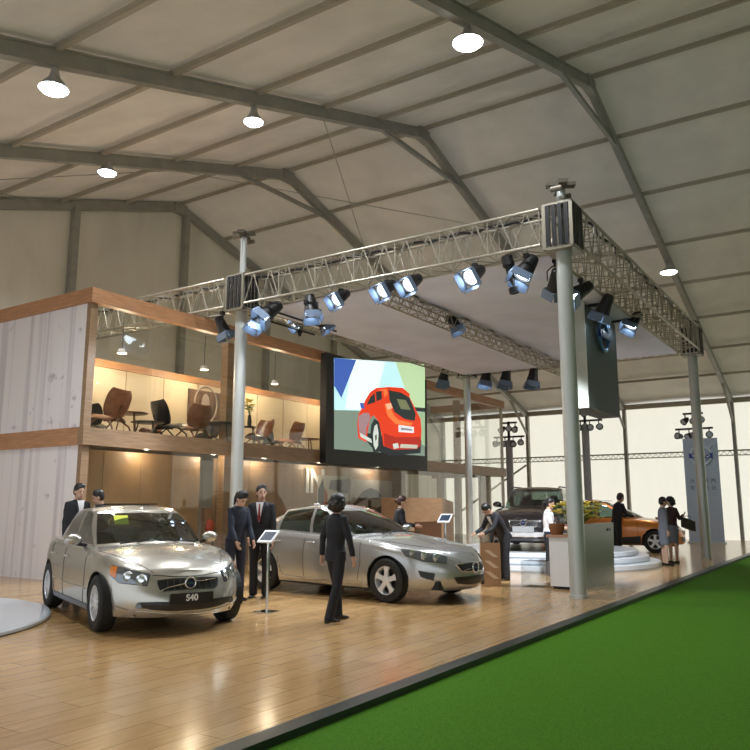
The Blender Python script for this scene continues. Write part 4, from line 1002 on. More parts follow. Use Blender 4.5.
silver = mat('champagne_paint', (0.47, 0.45, 0.40), 0.27, 0.7, coat=0.8)
silver2 = mat('silver_beige_paint', (0.45, 0.45, 0.44), 0.27, 0.7, coat=0.8)
darkp = mat('dark_brown_paint', (0.014, 0.010, 0.012), 0.22, 0.2, coat=1.0)
orange = mat('orange_paint', (0.62, 0.20, 0.03), 0.28, 0.4, coat=0.8)
hl = mat('headlamp_clear', (0.16, 0.18, 0.20), 0.08, 0.6, coat=1.0)
hlb = mat('lamp_reflector', (0.80, 0.83, 0.86), 0.15, 0.9, coat=1.0)
def lampdiscs(F, t, L):
    for hx, hy, hz_, r in L:
        for sg in (1, -1):
            l, n_, _, _ = F['bvh'].find_nearest(Vector((hx, hy*sg, hz_))); MB().lathe([(r, 0), (r*0.95, 0.008), (r*0.6, 0.002), (r*0.5, 0.012), (0, 0.016)], axis=(1, 0.45*sg, 0.25), c=l+Vector((0.008, 0.005*sg, 0.004)), n=20).build('lamp_projector', hlb, t, smooth=40)
hld = mat('headlamp_dark', (0.06, 0.07, 0.08), 0.1, 0.3, coat=1.0)
amber = mat('amber_lens', (0.75, 0.22, 0.03), 0.2, coat=0.6)
grl = mat('grille_black', (0.012, 0.012, 0.013), 0.35)
redl = mat('tail_lamp_red', (0.4, 0.01, 0.01), 0.2, coat=0.6)
drkglass = MT['tail']

def greenhouse(xw0, xwA, xrfA, xrf0, xB, xC, xD, xrD, xr0, xrr0, yA, yB, yD, ytA, ytB, ytD, zr, zrf, zrr):
    """returns base and top outlines: windshield centre .. A .. B .. C .. D .. rear centre"""
    base, top = [], []
    for k in range(7):      # windshield, centre to corner
        s = k/6; base.append((lerp(xw0, xwA, s*s), yA*s)); top.append((lerp(xrf0, xrfA, s*s), ytA*s, zrf-0.004*s))
    # A pillar
    base.append((xwA-0.075, yA+0.012)); top.append((xrfA-0.10, ytA+0.02, zrf-0.004))
    for k in range(1, 6):   # front window
        s = k/5; base.append((lerp(xwA-0.075, xB+0.035, s), lerp(yA+0.012, yB, s))); top.append((lerp(xrfA-0.10, xB-0.02, s), lerp(ytA+0.02, ytB, s), lerp(zrf, zr, math.sin(s*PI/2))-0.004))
    base.append((xB-0.035, yB)); top.append((xB-0.08, ytB, zr-0.004))
    for k in range(1, 6):   # rear door window
        s = k/5; base.append((lerp(xB-0.035, xC, s), lerp(yB, yD+0.02, s))); top.append((lerp(xB-0.08, xC+0.08, s), lerp(ytB, ytD+0.02, s), lerp(zr, zrr+0.01, s*s)-0.004))
    base.append((xC-0.04, yD+0.018)); top.append((xC+0.04, ytD+0.018, zrr+0.006))
    for k in range(1, 3):   # quarter
        s = k/2; base.append((lerp(xC-0.04, xD+0.12, s), lerp(yD+0.018, yD, s))); top.append((lerp(xC+0.04, xrD+0.12, s), lerp(ytD+0.018, ytD, s), lerp(zrr+0.006, zrr, s)))
    base.append((xD, yD*0.95)); top.append((xrD, ytD*0.97, zrr-0.002))
    for k in range(1, 7):
        s = 1-k/6; base.append((lerp(xr0, xD, s*s), yD*0.95*s)); top.append((lerp(xrr0, xrD, s*s), ytD*0.97*s, zrr-0.004+0.002*(1-s)))
    return base, top
WINS = [('windshield', 0, 6), ('side_window', 7, 12), ('side_window', 13, 18), ('rear_window', 22, 28)]
WINSQ = WINS[:3] + [('quarter_window', 19, 21)] + WINS[3:]
def front_iron(F, t, xf, gr, z0, z1, wt, wb_, badge_r=0.06, slats=True, chrome=True, diag=True, off=0.008):
    """grille opening with frame, diagonal bar and round badge"""
    zc = (z0+z1)/2
    g, = F['patch']('grille', [(xf, -wt, z1), (xf, wt, z1), (xf, wb_+0.02, z0+0.03), (xf, wb_-0.03, z0), (xf, -wb_+0.03, z0), (xf, -wb_-0.02, z0+0.03)], grl, off, mirror=False)
    bv = F['bvh']
    def nf(y, z, o=0.02):
        l, n_, _, _ = bv.find_nearest(Vector((xf, y, z))); return l + Vector((1, 0, 0))*o
    if chrome:
        loop = [(-wt, z1), (0, z1+0.004), (wt, z1), (wb_+0.02, z0+0.03), (wb_-0.03, z0), (0, z0-0.004), (-wb_+0.03, z0), (-wb_-0.02, z0+0.03), (-wt, z1)]
        pp = []
        for a, b_ in zip(loop[:-1], loop[1:]):
            for k in range(6): pp.append(nf(lerp(a[0], b_[0], k/6), lerp(a[1], b_[1], k/6), 0.010))
        MB().chain(pp+[pp[0]], 0.009, 6, up=(1, 0, 0)).build('grille_frame', MT['chrome'], g, smooth=60)
    if slats:
        m = MB(); nb = 9
        for k in range(1, nb): yy = lerp(-wb_, wb_, k/nb); m.chain([nf(yy, lerp(z0+0.01, z1-0.01, j/4), 0.012) for j in range(5)], 0.004, 5)
        m.build('grille_bars', mat('bar_dark', (0.08, 0.08, 0.085), 0.3, 0.6), g)
    if diag: MB().chain([nf(lerp(-wt*0.85, wt*0.85, k/8), lerp(z0+0.02, z1-0.015, k/8), 0.018) for k in range(9)], 0.006, 6).build('diagonal_bar', MT['chrome'], g, smooth=60)
    p = nf(0, zc, 0.035)
    MB().chain([p + Vector((0, badge_r*math.cos(a*PI/12), badge_r*math.sin(a*PI/12))) for a in range(25)], badge_r*0.17, 7, up=(1, 0, 0), cap=False).build('badge_ring', MT['chrome'], g, smooth=60)
    MB().lathe([(badge_r*0.9, 0), (badge_r*0.85, 0.006), (0, 0.008)], axis=(1, 0, 0), c=p-Vector((0.004, 0, 0)), n=20).build('badge_disc', mat('badge_navy', (0.02, 0.03, 0.10), 0.2, 0.4), g)
    m = MB(); q = p + Vector((0.0, badge_r*0.75, badge_r*0.75)); m.box(q+Vector((0, 0.012, 0.012)), (0.01, 0.03, 0.01), (PI/4, 0, 0)).box(q+Vector((0, 0.024, 0.016)), (0.01, 0.01, 0.03)).box(q+Vector((0, 0.014, 0.026)), (0.01, 0.03, 0.01)); m.build('badge_arrow', MT['chrome'], g)
    o = word('VOLVO', badge_r*0.42, MT['chrome'], g, p+Vector((0.009, 0, 0)), name='badge_name', depth=0.001); o.rotation_euler = (PI/2, 0, PI/2)
    return nf
def plate_text(t, p, txt, size, w_, h_, mb, mtx):
    pl_ = MB().box((0, 0, 0), (0.014, w_, h_)).build('number_plate', mb, t, loc=p)
    if txt:
        o = word(txt, size, mtx, pl_, (0.009, 0, 0), name='lettering', depth=0.001, bold=0.003); o.rotation_euler = (PI/2, 0, PI/2)

# --- champagne saloon, front left
gb, gt = greenhouse(0.98, 0.62, -0.02, 0.10, -0.30, -1.08, -1.55, -1.02, -1.78, -1.10, 0.70, 0.745, 0.69, 0.555, 0.585, 0.545, 1.425, 1.385, 1.375)
P1 = dict(wb=1.32, W=0.885, xf=2.15, xr=-2.29, R=0.325, RA=0.365, track=1.56,
          shoulder=[(-2.3, 0.93), (-1.9, 0.99), (-1.2, 0.985), (0, 0.94), (0.7, 0.925), (1.2, 0.875), (1.7, 0.80), (2.0, 0.735), (2.16, 0.69)],
          nose=[(0, -0.06), (0.12, -0.01), (0.3, 0.01), (0.5, -0.01), (0.62, -0.04), (0.85, -0.09), (1, -0.15)],
          tail=[(0, -0.08), (0.2, 0.0), (0.45, 0.0), (0.7, -0.04), (1, -0.14)],
          crown=[(-2.3, 0.02), (-1.8, 0.05), (0, 0.05), (0.9, 0.085), (1.7, 0.10), (2.0, 0.09), (2.16, 0.03)],
          gbase=gb, gtop=gt, iA=6, iD=22, wins=WINS, roofcrown=0.045, bulge=0.03, handles=(-0.22, -1.02), steer=0.0, nF=2.5, drive=1)
c1, F1 = car('sedan', 'champagne saloon car with black S40 plate nearest the viewer at left', P1, (7.24, 8.74, 0), math.radians(247.5), silver, spokes=10)
front_iron(F1, c1, 2.2, None, 0.545, 0.70, 0.44, 0.37, 0.062, chrome=False)
F1['patch']('headlamp', [(2.02, 0.46, 0.73), (1.86, 0.62, 0.765), (1.60, 0.80, 0.80), (1.62, 0.86, 0.69), (1.80, 0.80, 0.60), (2.05, 0.50, 0.575)], hl, 0.010)
lampdiscs(F1, c1, ((2.03, 0.58, 0.66, 0.065), (1.88, 0.70, 0.68, 0.06)))
F1['seam']([(2.02, 0.46, 0.73), (1.86, 0.62, 0.765), (1.60, 0.80, 0.80), (1.62, 0.86, 0.69), (1.80, 0.80, 0.60), (2.05, 0.50, 0.575), (2.02, 0.46, 0.73)], 0.007, nm='lamp_surround')
F1['patch']('turn_signal', [(1.60, 0.80, 0.79), (1.70, 0.76, 0.78), (1.74, 0.80, 0.645), (1.63, 0.86, 0.69)], amber, 0.014)
F1['patch']('lower_intake', [(2.18, -0.68, 0.385), (2.2, 0.0, 0.39), (2.18, 0.68, 0.385), (2.1, 0.70, 0.32), (2.18, 0.5, 0.265), (2.2, 0, 0.255), (2.18, -0.5, 0.265), (2.1, -0.70, 0.32)], grl, 0.010, mirror=False)
F1['seam']([(2.12, 0.0, 0.245), (2.1, 0.45, 0.245), (1.95, 0.72, 0.27), (1.80, 0.84, 0.31)], 0.010, silver, 'bumper_lip')
for sg in (1, -1):
    l = F1['bvh'].find_nearest(Vector((2.05, 0.60*sg, 0.33)))[0]; MB().lathe([(0.04, 0), (0.036, 0.02), (0, 0.022)], axis=(1, 0.3*sg, 0), c=l, n=16).build('fog_lamp', hl, c1, smooth=40)
l = F1['bvh'].find_nearest(Vector((2.3, 0, 0.455)))[0]
plate_text(c1, l+Vector((0.022, 0, 0)), 'S40', 0.10, 0.52, 0.115, grl, MT['white'])
for pts in ([(0.78, 0.9, 0.90), (0.80, 0.9, 0.55), (0.74, 0.9, 0.24)], [(-0.33, 0.9, 0.94), (-0.34, 0.9, 0.6), (-0.33, 0.9, 0.24)], [(-1.14, 0.9, 0.96), (-1.10, 0.9, 0.78)], [(-0.93, .9, 0.45), (-0.86, 0.9, 0.24)]):
    F1['seam'](pts)
F1['seam']([(1.0, 0.78, 0.93), (1.6, 0.60, 0.86), (1.98, 0.40, 0.72)], 0.004)
F1['seam']([(2.02, -0.42, 0.705), (2.1, -0.2, 0.70), (2.12, 0, 0.70), (2.1, 0.2, 0.70), (2.02, 0.42, 0.705)], 0.005, mirror=False)
F1['seam']([(0.90, 0.9, 0.46), (0.0, 0.9, 0.45), (-0.9, 0.9, 0.46)], 0.012, silver, 'side_molding')
F1['patch']('side_skirt', [(0.92, 0.89, 0.27), (0.92, 0.87, 0.205), (-0.92, 0.87, 0.205), (-0.92, 0.89, 0.27)], mat('skirt_grey', (0.16, 0.18, 0.22), 0.4), 0.008)
F1['patch']('tail_lamp', [(-2.2, 0.62, 0.92), (-2.0, 0.85, 0.92), (-2.05, 0.87, 0.62), (-2.25, 0.66, 0.62)], redl, 0.008)
MB().box((0, 0, 0), (0.004, 0.19, 0.14), (0, -0.55, 0)).build('window_sticker', mat('yellow_sticker', (0.80, 0.85, 0.10), 0.6), c1, loc=(0.30, -0.32, 1.27))
MB().ball((0.55, 0.02, 0.97), (0.05, 0.10, 0.05)).build('dashboard_card', MT['white'], c1, smooth=60)
MB().box((-0.62, 0, 1.475), (0.55, 0.78, 0.012), (0, -0.03, 0)).build('sunroof', drkglass, c1)
for sg in (1, -1): MB().chain([(0.93, 0.5*sg, 0.985), (0.86, 0.1*sg, 1.02)], 0.010, 6).build('wiper', MT['rubber'], c1)

# --- silver fastback sedan, centre
gb, gt = greenhouse(1.02, 0.62, -0.12, 0.02, -0.36, -1.22, -1.80, -1.05, -2.02, -1.15, 0.735, 0.78, 0.70, 0.555, 0.60, 0.545, 1.44, 1.40, 1.375)
P2 = dict(wb=1.388, W=0.93, xf=2.40, xr=-2.30, R=0.335, RA=0.375, track=1.64,
          shoulder=[(-2.3, 0.97), (-1.9, 1.03), (-1.2, 1.02), (0, 0.97), (0.7, 0.955), (1.2, 0.905), (1.7, 0.835), (2.1, 0.80), (2.41, 0.735)],
          nose=[(0, -0.10), (0.12, -0.03), (0.3, 0.01), (0.5, 0.01), (0.7, -0.03), (0.85, -0.08), (1, -0.16)],
          tail=[(0, -0.08), (0.2, 0.0), (0.45, 0.0), (0.7, -0.04), (1, -0.14)],
          crown=[(-2.3, 0.02), (-1.8, 0.05), (0, 0.05), (0.9, 0.08), (1.7, 0.09), (2.1, 0.085), (2.33, 0.03)],
          gbase=gb, gtop=gt, iA=6, iD=22, wins=WINS, roofcrown=0.045, bulge=0.035, handles=(-0.24, -1.06), hz=0.86, nF=2.3, drive=1, seatm=mat('seat_beige', (0.42, 0.40, 0.36), 0.7))
c2, F2 = car('sedan', 'silver beige four-door sedan in the middle of the floor, nose to the right', P2, (11.12, 7.66, 0), math.radians(-97), silver2, spokes=5)
front_iron(F2, c2, 2.5, None, 0.475, 0.68, 0.43, 0.34, 0.075)
F2['patch']('headlamp', [(2.20, 0.44, 0.70), (1.95, 0.68, 0.77), (1.62, 0.83, 0.82), (1.72, 0.86, 0.72), (1.98, 0.74, 0.64), (2.22, 0.48, 0.60)], hl, 0.010)
lampdiscs(F2, c2, ((2.10, 0.58, 0.67, 0.06), (1.96, 0.69, 0.70, 0.065), (1.80, 0.78, 0.75, 0.05)))
F2['seam']([(2.20, 0.44, 0.70), (1.95, 0.68, 0.77), (1.62, 0.83, 0.82), (1.72, 0.86, 0.72), (1.98, 0.74, 0.64), (2.22, 0.48, 0.60), (2.20, 0.44, 0.70)], 0.007, nm='lamp_surround')
F2['patch']('lower_intake', [(2.38, -0.46, 0.40), (2.4, 0, 0.41), (2.38, 0.46, 0.40), (2.36, 0.38, 0.29), (2.38, 0, 0.28), (2.36, -0.38, 0.29)], grl, 0.010, mirror=False)
F2['patch']('fog_intake', [(2.14, 0.66, 0.46), (1.95, 0.86, 0.50), (1.98, 0.84, 0.41), (2.14, 0.70, 0.34)], grl, 0.012)
for pts in ([(0.86, 0.95, 0.93), (0.88, 0.95, 0.6), (0.80, 0.95, 0.26)], [(-0.38, 0.95, 0.97), (-0.40, 0.95, 0.6), (-0.38, 0.95, 0.26)], [(-1.20, 0.95, 0.98), (-1.12, 0.95, 0.78)], [(-0.98, .95, 0.46), (-0.90, 0.95, 0.26)]):
    F2['seam'](pts)
F2['seam']([(1.05, 0.80, 0.96), (1.7, 0.62, 0.90), (2.16, 0.42, 0.72)], 0.004)
F2['seam']([(0.90, 0.95, 0.27), (0.0, 0.95, 0.26), (-0.9, 0.95, 0.27)], 0.012, MT['chrome'], 'sill_trim')
F2['patch']('tail_lamp', [(-2.2, 0.62, 1.0), (-1.98, 0.88, 1.0), (-2.05, 0.9, 0.68), (-2.25, 0.66, 0.68)], redl, 0.008)
MB().ball((-1.0, 0, 1.475), (0.09, 0.035, 0.035)).build('roof_antenna', silver2, c2, smooth=60)
for sg in (1, -1): MB().chain([(0.98, 0.5*sg, 1.01), (0.90, 0.1*sg, 1.045)], 0.010, 6).build('wiper', MT['rubber'], c2)

# --- dark wagon on the stage
gb, gt = greenhouse(1.00, 0.64, 0.02, 0.14, -0.36, -1.20, -2.02, -1.72, -2.18, -1.85, 0.72, 0.77, 0.72, 0.60, 0.63, 0.60, 1.52, 1.47, 1.49)
P3 = dict(wb=1.40, W=0.93, xf=2.28, xr=-2.38, R=0.35, RA=0.39, track=1.62,
          shoulder=[(-2.4, 1.0), (-1.9, 1.05), (-1.2, 1.04), (0, 1.02), (0.7, 1.0), (1.2, 0.96), (1.7, 0.91), (2.1, 0.85), (2.28, 0.80)],
          nose=[(0, -0.08), (0.12, -0.03), (0.3, 0.0), (0.5, 0.0), (0.7, -0.03), (0.85, -0.05), (1, -0.12)],
          tail=[(0, -0.08), (0.2, 0.0), (0.45, 0.0), (0.7, -0.02), (1, -0.08)],
          crown=[(-2.3, 0.02), (-1.8, 0.03), (0, 0.05), (0.9, 0.07), (1.7, 0.08), (2.1, 0.07), (2.28, 0.03)],
          gbase=gb, gtop=gt, iA=6, iD=22, wins=WINSQ, roofcrown=0.045, handles=(-0.24, -1.1), hz=0.9, nF=2.9, sill=0.26, zbf=0.25, zbr=0.3)
c3, F3 = car('station_wagon', 'dark brown wagon facing the viewer on the white round stage', P3, (19.2, 7.5, 0.392), math.radians(193), darkp, spokes=5)
front_iron(F3, c3, 2.35, None, 0.60, 0.78, 0.38, 0.32, 0.07)
F3['patch']('headlamp', [(2.24, 0.50, 0.80), (2.0, 0.76, 0.84), (1.80, 0.86, 0.86), (1.85, 0.90, 0.74), (2.08, 0.80, 0.68), (2.26, 0.52, 0.66)], hl, 0.010)
F3['patch']('lower_intake', [(2.3, -0.60, 0.45), (2.35, 0, 0.46), (2.3, 0.60, 0.45), (2.3, 0.55, 0.34), (2.35, 0, 0.33), (2.3, -0.55, 0.34)], MT['rim'], 0.010, mirror=False)
l = F3['bvh'].find_nearest(Vector((2.4, 0, 0.54)))[0]
plate_text(c3, l+Vector((0.02, 0, 0)), '', 0.1, 0.50, 0.13, mat('plate_grey', (0.4, 0.42, 0.44), 0.4), MT['white'])
for sg in (1, -1): MB().chain([(0.2, 0.60*sg, 1.51), (0.1, 0.61*sg, 1.55), (-1.6, 0.61*sg, 1.56), (-1.75, 0.60*sg, 1.52)], 0.016, 8).build('roof_rail', MT['rubber'], c3, smooth=50)

# --- orange crossover far right
gb, gt = greenhouse(1.12, 0.70, -0.10, 0.05, -0.36, -1.20, -1.98, -1.55, -2.12, -1.68, 0.74, 0.79, 0.72, 0.60, 0.64, 0.59, 1.62, 1.54, 1.53)
P4 = dict(wb=1.37, W=0.94, xf=2.28, xr=-2.30, R=0.35, RA=0.40, track=1.66,
          shoulder=[(-2.3, 1.08), (-1.9, 1.13), (-1.2, 1.10), (0, 1.05), (0.7, 1.03), (1.2, 1.0), (1.7, 0.93), (2.1, 0.84), (2.28, 0.78)],
          nose=[(0, -0.10), (0.12, -0.03), (0.3, 0.0), (0.5, 0.0), (0.7, -0.02), (0.85, -0.06), (1, -0.14)],
          tail=[(0, -0.08), (0.2, 0.0), (0.45, 0.0), (0.7, -0.04), (1, -0.12)],
          crown=[(-2.3, 0.02), (-1.8, 0.04), (0, 0.05), (0.9, 0.08), (1.7, 0.09), (2.1, 0.08), (2.28, 0.03)],
          gbase=gb, gtop=gt, iA=6, iD=22, wins=WINSQ, roofcrown=0.045, handles=(-0.24, -1.06), hz=0.95, nF=2.4, sill=0.26, zbf=0.26, zbr=0.3)
c4, F4 = car('hatchback', 'orange car at the far right behind the couple', P4, (25.45, 7.45, 0), math.radians(-76), orange, spokes=5)
front_iron(F4, c4, 2.35, None, 0.56, 0.76, 0.38, 0.32, 0.07)
F4['patch']('headlamp', [(2.22, 0.46, 0.79), (1.98, 0.70, 0.86), (1.68, 0.85, 0.92), (1.74, 0.88, 0.82), (2.02, 0.76, 0.74), (2.24, 0.50, 0.68)], hl, 0.010)
F4['patch']('side_cladding', [(0.95, 0.94, 0.52), (0.96, 0.94, 0.27), (-0.95, 0.94, 0.27), (-0.95, 0.94, 0.42), (0.2, 0.94, 0.46)], grl, 0.010)
F4['patch']('lower_intake', [(2.3, -0.60, 0.48), (2.35, 0, 0.49), (2.3, 0.60, 0.48), (2.3, 0.55, 0.33), (2.35, 0, 0.32), (2.3, -0.55, 0.33)], grl, 0.010, mirror=False)
for pts in ([(0.86, 0.95, 1.0), (0.88, 0.95, 0.6), (0.80, 0.95, 0.30)], [(-0.38, 0.95, 1.04), (-0.40, 0.95, 0.6), (-0.38, 0.95, 0.30)]): F4['seam'](pts)
MB().bb((-1.5, -0.52, 1.605), (0.1, 0.52, 1.618)).build('glass_roof', drkglass, c4)

# ------------------------------------------------------------------ people
def remeshed(mb, name, m, parent, voxel=0.012, smooth=4):
    me = bpy.data.meshes.new(name); me.from_pydata(mb.v, [], mb.f)
    bmx = bmesh.new(); bmx.from_mesh(me); bmesh.ops.remove_doubles(bmx, verts=bmx.verts, dist=1e-5); bmesh.ops.recalc_face_normals(bmx, faces=bmx.faces); bmx.to_mesh(me); bmx.free()
    tmp = bpy.data.objects.new(name, me); C.objects.link(tmp)
    r = tmp.modifiers.new('r', 'REMESH'); r.mode = 'VOXEL'; r.voxel_size = voxel; r.use_smooth_shade = True
    if smooth: s = tmp.modifiers.new('s', 'SMOOTH'); s.iterations = smooth; s.factor = 0.5
    dg = bpy.context.evaluated_depsgraph_get(); dg.update()
    out = bpy.data.meshes.new_from_object(tmp.evaluated_get(dg)); out.name = name
    bpy.data.objects.remove(tmp)
    out.materials.clear(); out.materials.append(m)
    for p in out.polygons: p.use_smooth = True
    o = bpy.data.objects.new(name, out); C.objects.link(o); o.parent = parent
    return o
V = Vector
def person(label, loc, rz, h=1.7, fem=False, lean=0.0, head=(0.0, 0.0), arms=None, legs=None, top=None, bottom=None, hair='short', skirt=False,
           shirtfront=False, tie=None, barelegs=False, near=False, sleeve='long', group=None, topname='jacket', hairm=None):
    """faces +x. arms: [(upper dir, forearm dir, hand curl)] for left (+y) and right; legs: [(thigh dir, shin dir)]"""
    t = thing('person', label, 'person', loc, rz)
    k = h/1.72; vx = 0.0085 if near else 0.012
    top = top or MT['suit']; bottom = bottom or MT['suit']; hairm = hairm or MT['hair']
    u = V((math.sin(lean), 0, math.cos(lean))); fwd = V((math.cos(lean), 0, -math.sin(lean))); Y_ = V((0, 1, 0))
    legs = legs or [((0.02, 0.03, -1), (-0.03, 0.0, -1)), ((0.02, -0.03, -1), (-0.03, 0.0, -1))]
    arms = arms or [((0.02, 0.14, -1), (0.15, 0.04, -1)), ((0.02, -0.14, -1), (0.15, -0.04, -1))]
    hw = (0.088 if fem else 0.085)*k
    J = []
    for i, sg in enumerate((1, -1)):
        a, b_ = V(legs[i][0]).normalized(), V(legs[i][1]).normalized()
        hip = V((0, hw*sg, 0)); kn = hip + a*0.43*k; an = kn + b_*0.41*k; J.append([hip, kn, an])
    pz = -min(J[0][2].z, J[1][2].z) + 0.085*k
    P0 = V((0, 0, pz)); J = [[P0+q for q in j] for j in J]
    sh = (0.140 if fem else 0.160)*k
    neck = P0 + u*0.540*k
    S = [P0 + u*0.472*k + Y_*(sh*sg) for sg in (1, -1)]
    A = []
    for i in (0, 1):
        a, b_ = V(arms[i][0]).normalized(), V(arms[i][1]).normalized()
        e = S[i] + a*0.285*k; wr = e + b_*0.245*k; A.append([S[i], e, wr, b_])
    pit, yw = lean + head[0], head[1]
    hq = Euler((0, pit, 0)).to_matrix(); yq = Euler((0, 0, yw)).to_matrix()
    Hu = hq @ V((0, 0, 1)); HR = hq @ yq
    hc = neck + Hu*0.125*k + fwd*0.012*k
    def H(x, y, z): return hc + HR @ V((x*k, y*k, z*k))
    # body: one continuous surface
    m = MB()
    hr = Matrix((HR @ V((1, 0, 0)), HR @ V((0, 1, 0)), HR @ V((0, 0, 1)))).transposed().to_euler()
    m.ball(H(-0.008, 0, 0.022), (0.094*k, 0.074*k, 0.098*k), 20, 14, hr)
    m.ball(H(0.026, 0, -0.045), (0.060*k, 0.056*k, 0.066*k), 18, 12, hr)
    m.chain([H(0.088, 0, 0.012), H(0.102, 0, -0.012), H(0.096, 0, -0.03)], [0.009*k, 0.014*k, 0.012*k], 8)
    for sg in (1, -1): m.ball(H(-0.005, 0.076*sg, -0.006), (0.018*k, 0.010*k, 0.030*k), 10, 8, hr)
    m.ball(H(0.083, 0, -0.055), (0.012*k, 0.022*k, 0.008*k), 10, 6, hr)
    m.chain([neck - u*0.06*k, neck + u*0.03*k, H(-0.012, 0, -0.05)], [0.062*k, 0.052*k, 0.050*k], 14)
    tor = [(0.0, 0.155 if fem else 0.150, 0.100), (0.12, 0.125 if fem else 0.140, 0.088), (0.28, 0.142 if fem else 0.160, 0.105), (0.42, 0.145 if fem else 0.165, 0.095), (0.51, 0.075, 0.06)]
    m.chain([P0 + u*(a*k) for a, _, _ in tor], [(b_*k, c*k) for _, b_, c in tor], 20, up=fwd)
    for i, sg in enumerate((1, -1)):
        s_, e, wr, fd = A[i]
        m.chain([s_ - Y_*(0.03*sg*k), s_, s_.lerp(e, 0.5), e, e.lerp(wr, 0.4), wr], [0.05*k, 0.050*k, 0.045*k, 0.038*k, 0.037*k, 0.025*k], 12)
        # hand: palm, four fingers, thumb
        pn = fd.cross(Y_*sg); pn = (V((0, -sg, 0)) - fd*V((0, -sg, 0)).dot(fd)).normalized()   # palm faces the thigh
        wd = fd.cross(pn).normalized()
        if wd.x < 0: wd = -wd                                  # thumb side forward
        pc = wr + fd*0.05*k
        m.chain([wr - fd*0.01*k, wr + fd*0.03*k, wr + fd*0.085*k], [(0.022*k, 0.017*k), (0.034*k, 0.015*k), (0.037*k, 0.013*k)], 12, up=pn)
        for f in range(4):
            o = (f-1.5)*0.0185*k; L = (0.070, 0.082, 0.077, 0.060)[3-f]*k
            b0 = wr + fd*0.078*k + wd*o; d1 = (fd + pn*0.25).normalized(); d2 = (fd + pn*0.9).normalized()
            m.chain([b0, b0 + d1*L*0.5, b0 + d1*L*0.5 + d2*L*0.5], [0.0092*k, 0.0088*k, 0.0068*k], 8)
        b0 = wr + fd*0.025*k + wd*0.026*k; m.chain([b0, b0 + (fd*0.6 + wd*0.7 + pn*0.3).normalized()*0.035*k, b0 + (fd*0.6 + wd*0.7 + pn*0.3).normalized()*0.035*k + (fd + wd*0.1 + pn*0.4).normalized()*0.03*k], [0.012*k, 0.0105*k, 0.008*k], 8)
        hp, kn, an = J[i]
        m.chain([hp + V((0, 0, 0.02)), hp.lerp(kn, 0.4), kn, kn.lerp(an, 0.35)-V((0.012, 0, 0)), an, an - V((0, 0, 0.05*k))], [0.078*k, 0.070*k, 0.050*k, 0.052*k, 0.033*k, 0.034*k], 14)
        m.chain([an + V((-0.035*k, 0, -0.045*k)), an + V((0.06*k, 0, -0.05*k)), an + V((0.14*k, 0.01*sg, -0.062*k))], [(0.032*k, 0.03*k), (0.036*k, 0.026*k), (0.034*k, 0.016*k)], 10)
    remeshed(m, 'body', MT['skin'], t, vx, 2)
    # eyes, brows, mouth
    for sg in (1, -1):
        MB().ball(H(0.079, 0.030*sg, 0.012), (0.010*k, 0.013*k, 0.007*k), 10, 6, hr).build('eye', mat('eye_dark', (0.02, 0.015, 0.012), 0.2), t, smooth=60)
        MB().chain([H(0.087, 0.015*sg, 0.030), H(0.086, 0.032*sg, 0.035), H(0.076, 0.048*sg, 0.030)], 0.004*k, 6).build('eyebrow', hairm, t)
    MB().chain([H(0.088, -0.02, -0.056), H(0.094, 0, -0.055), H(0.088, 0.02, -0.056)], 0.0042*k, 6).build('mouth', mat('lips', (0.36, 0.12, 0.10), 0.5), t)
    # hair
    m = MB(); m.ball(H(-0.024, 0, 0.048), (0.099*k, 0.086*k, 0.097*k), 20, 14, hr); m.ball(H(-0.04, 0, 0.0), (0.078*k, 0.084*k, 0.085*k), 18, 12, hr)
    m.ball(H(0.0, 0.02, 0.10), (0.06*k, 0.06*k, 0.045*k), 12, 8)
    if hair == 'bob': m.ball(H(-0.035, 0, -0.015), (0.105*k, 0.118*k, 0.11*k), 18, 12, hr); m.ball(H(-0.02, 0, 0.055), (0.115*k, 0.112*k, 0.105*k), 18, 12, hr)
    if hair == 'bob':
        for q in range(16): a = 2.4*q; m.ball(H(-0.03+0.095*math.cos(a), 0.10*math.sin(a), -0.06+0.006*q), 0.034*k, 8, 6) if math.cos(a) < 0.5 else None
    if hair in ('ponytail', 'long'):
        b0 = H(-0.10, 0, 0.03); m.chain([b0, H(-0.15, 0, 0.0), H(-0.155, 0, -0.10), H(-0.13, 0, -0.22)], [0.028*k, 0.04*k, 0.034*k, 0.012*k], 10)
    if hair == 'bun': m.ball(H(-0.125, 0, 0.01), (0.05*k, 0.05*k, 0.055*k), 14, 10)
    remeshed(m, 'hair', hairm, t, vx*0.9, 3)
    # upper clothing
    m = MB(); ex = 0.016
    hem = -0.10 if topname == 'jacket' else -0.02
    tor2 = [(hem, 0.178 if fem else 0.178, 0.122), (0.0, 0.172 if fem else 0.168, 0.118), (0.12, 0.142 if fem else 0.160, 0.106), (0.28, 0.162 if fem else 0.182, 0.124), (0.40, 0.168 if fem else 0.188, 0.115), (0.46, 0.158 if fem else 0.178, 0.105), (0.505, 0.115, 0.085), (0.54, 0.068, 0.062)]
    m.chain([P0 + u*(a*k) for a, _, _ in tor2], [(b_*k, c*k) for _, b_, c in tor2], 24, up=fwd)
    for i, sg in enumerate((1, -1)):
        s_, e, wr, fd = A[i]
        end = wr - fd*0.005*k if sleeve == 'long' else e
        m.chain([s_ - Y_*(0.05*sg*k), s_ + V((0, 0, 0.004)), s_.lerp(e, 0.5), e, e.lerp(wr, 0.5), end] if sleeve == 'long' else [s_ - Y_*(0.05*sg*k), s_, s_.lerp(e, 0.5), e], [0.052*k, 0.056*k, 0.056*k, 0.049*k, 0.044*k, 0.038*k][:6 if sleeve == 'long' else 4], 14)
    remeshed(m, topname, top, t, vx*1.1, 4)
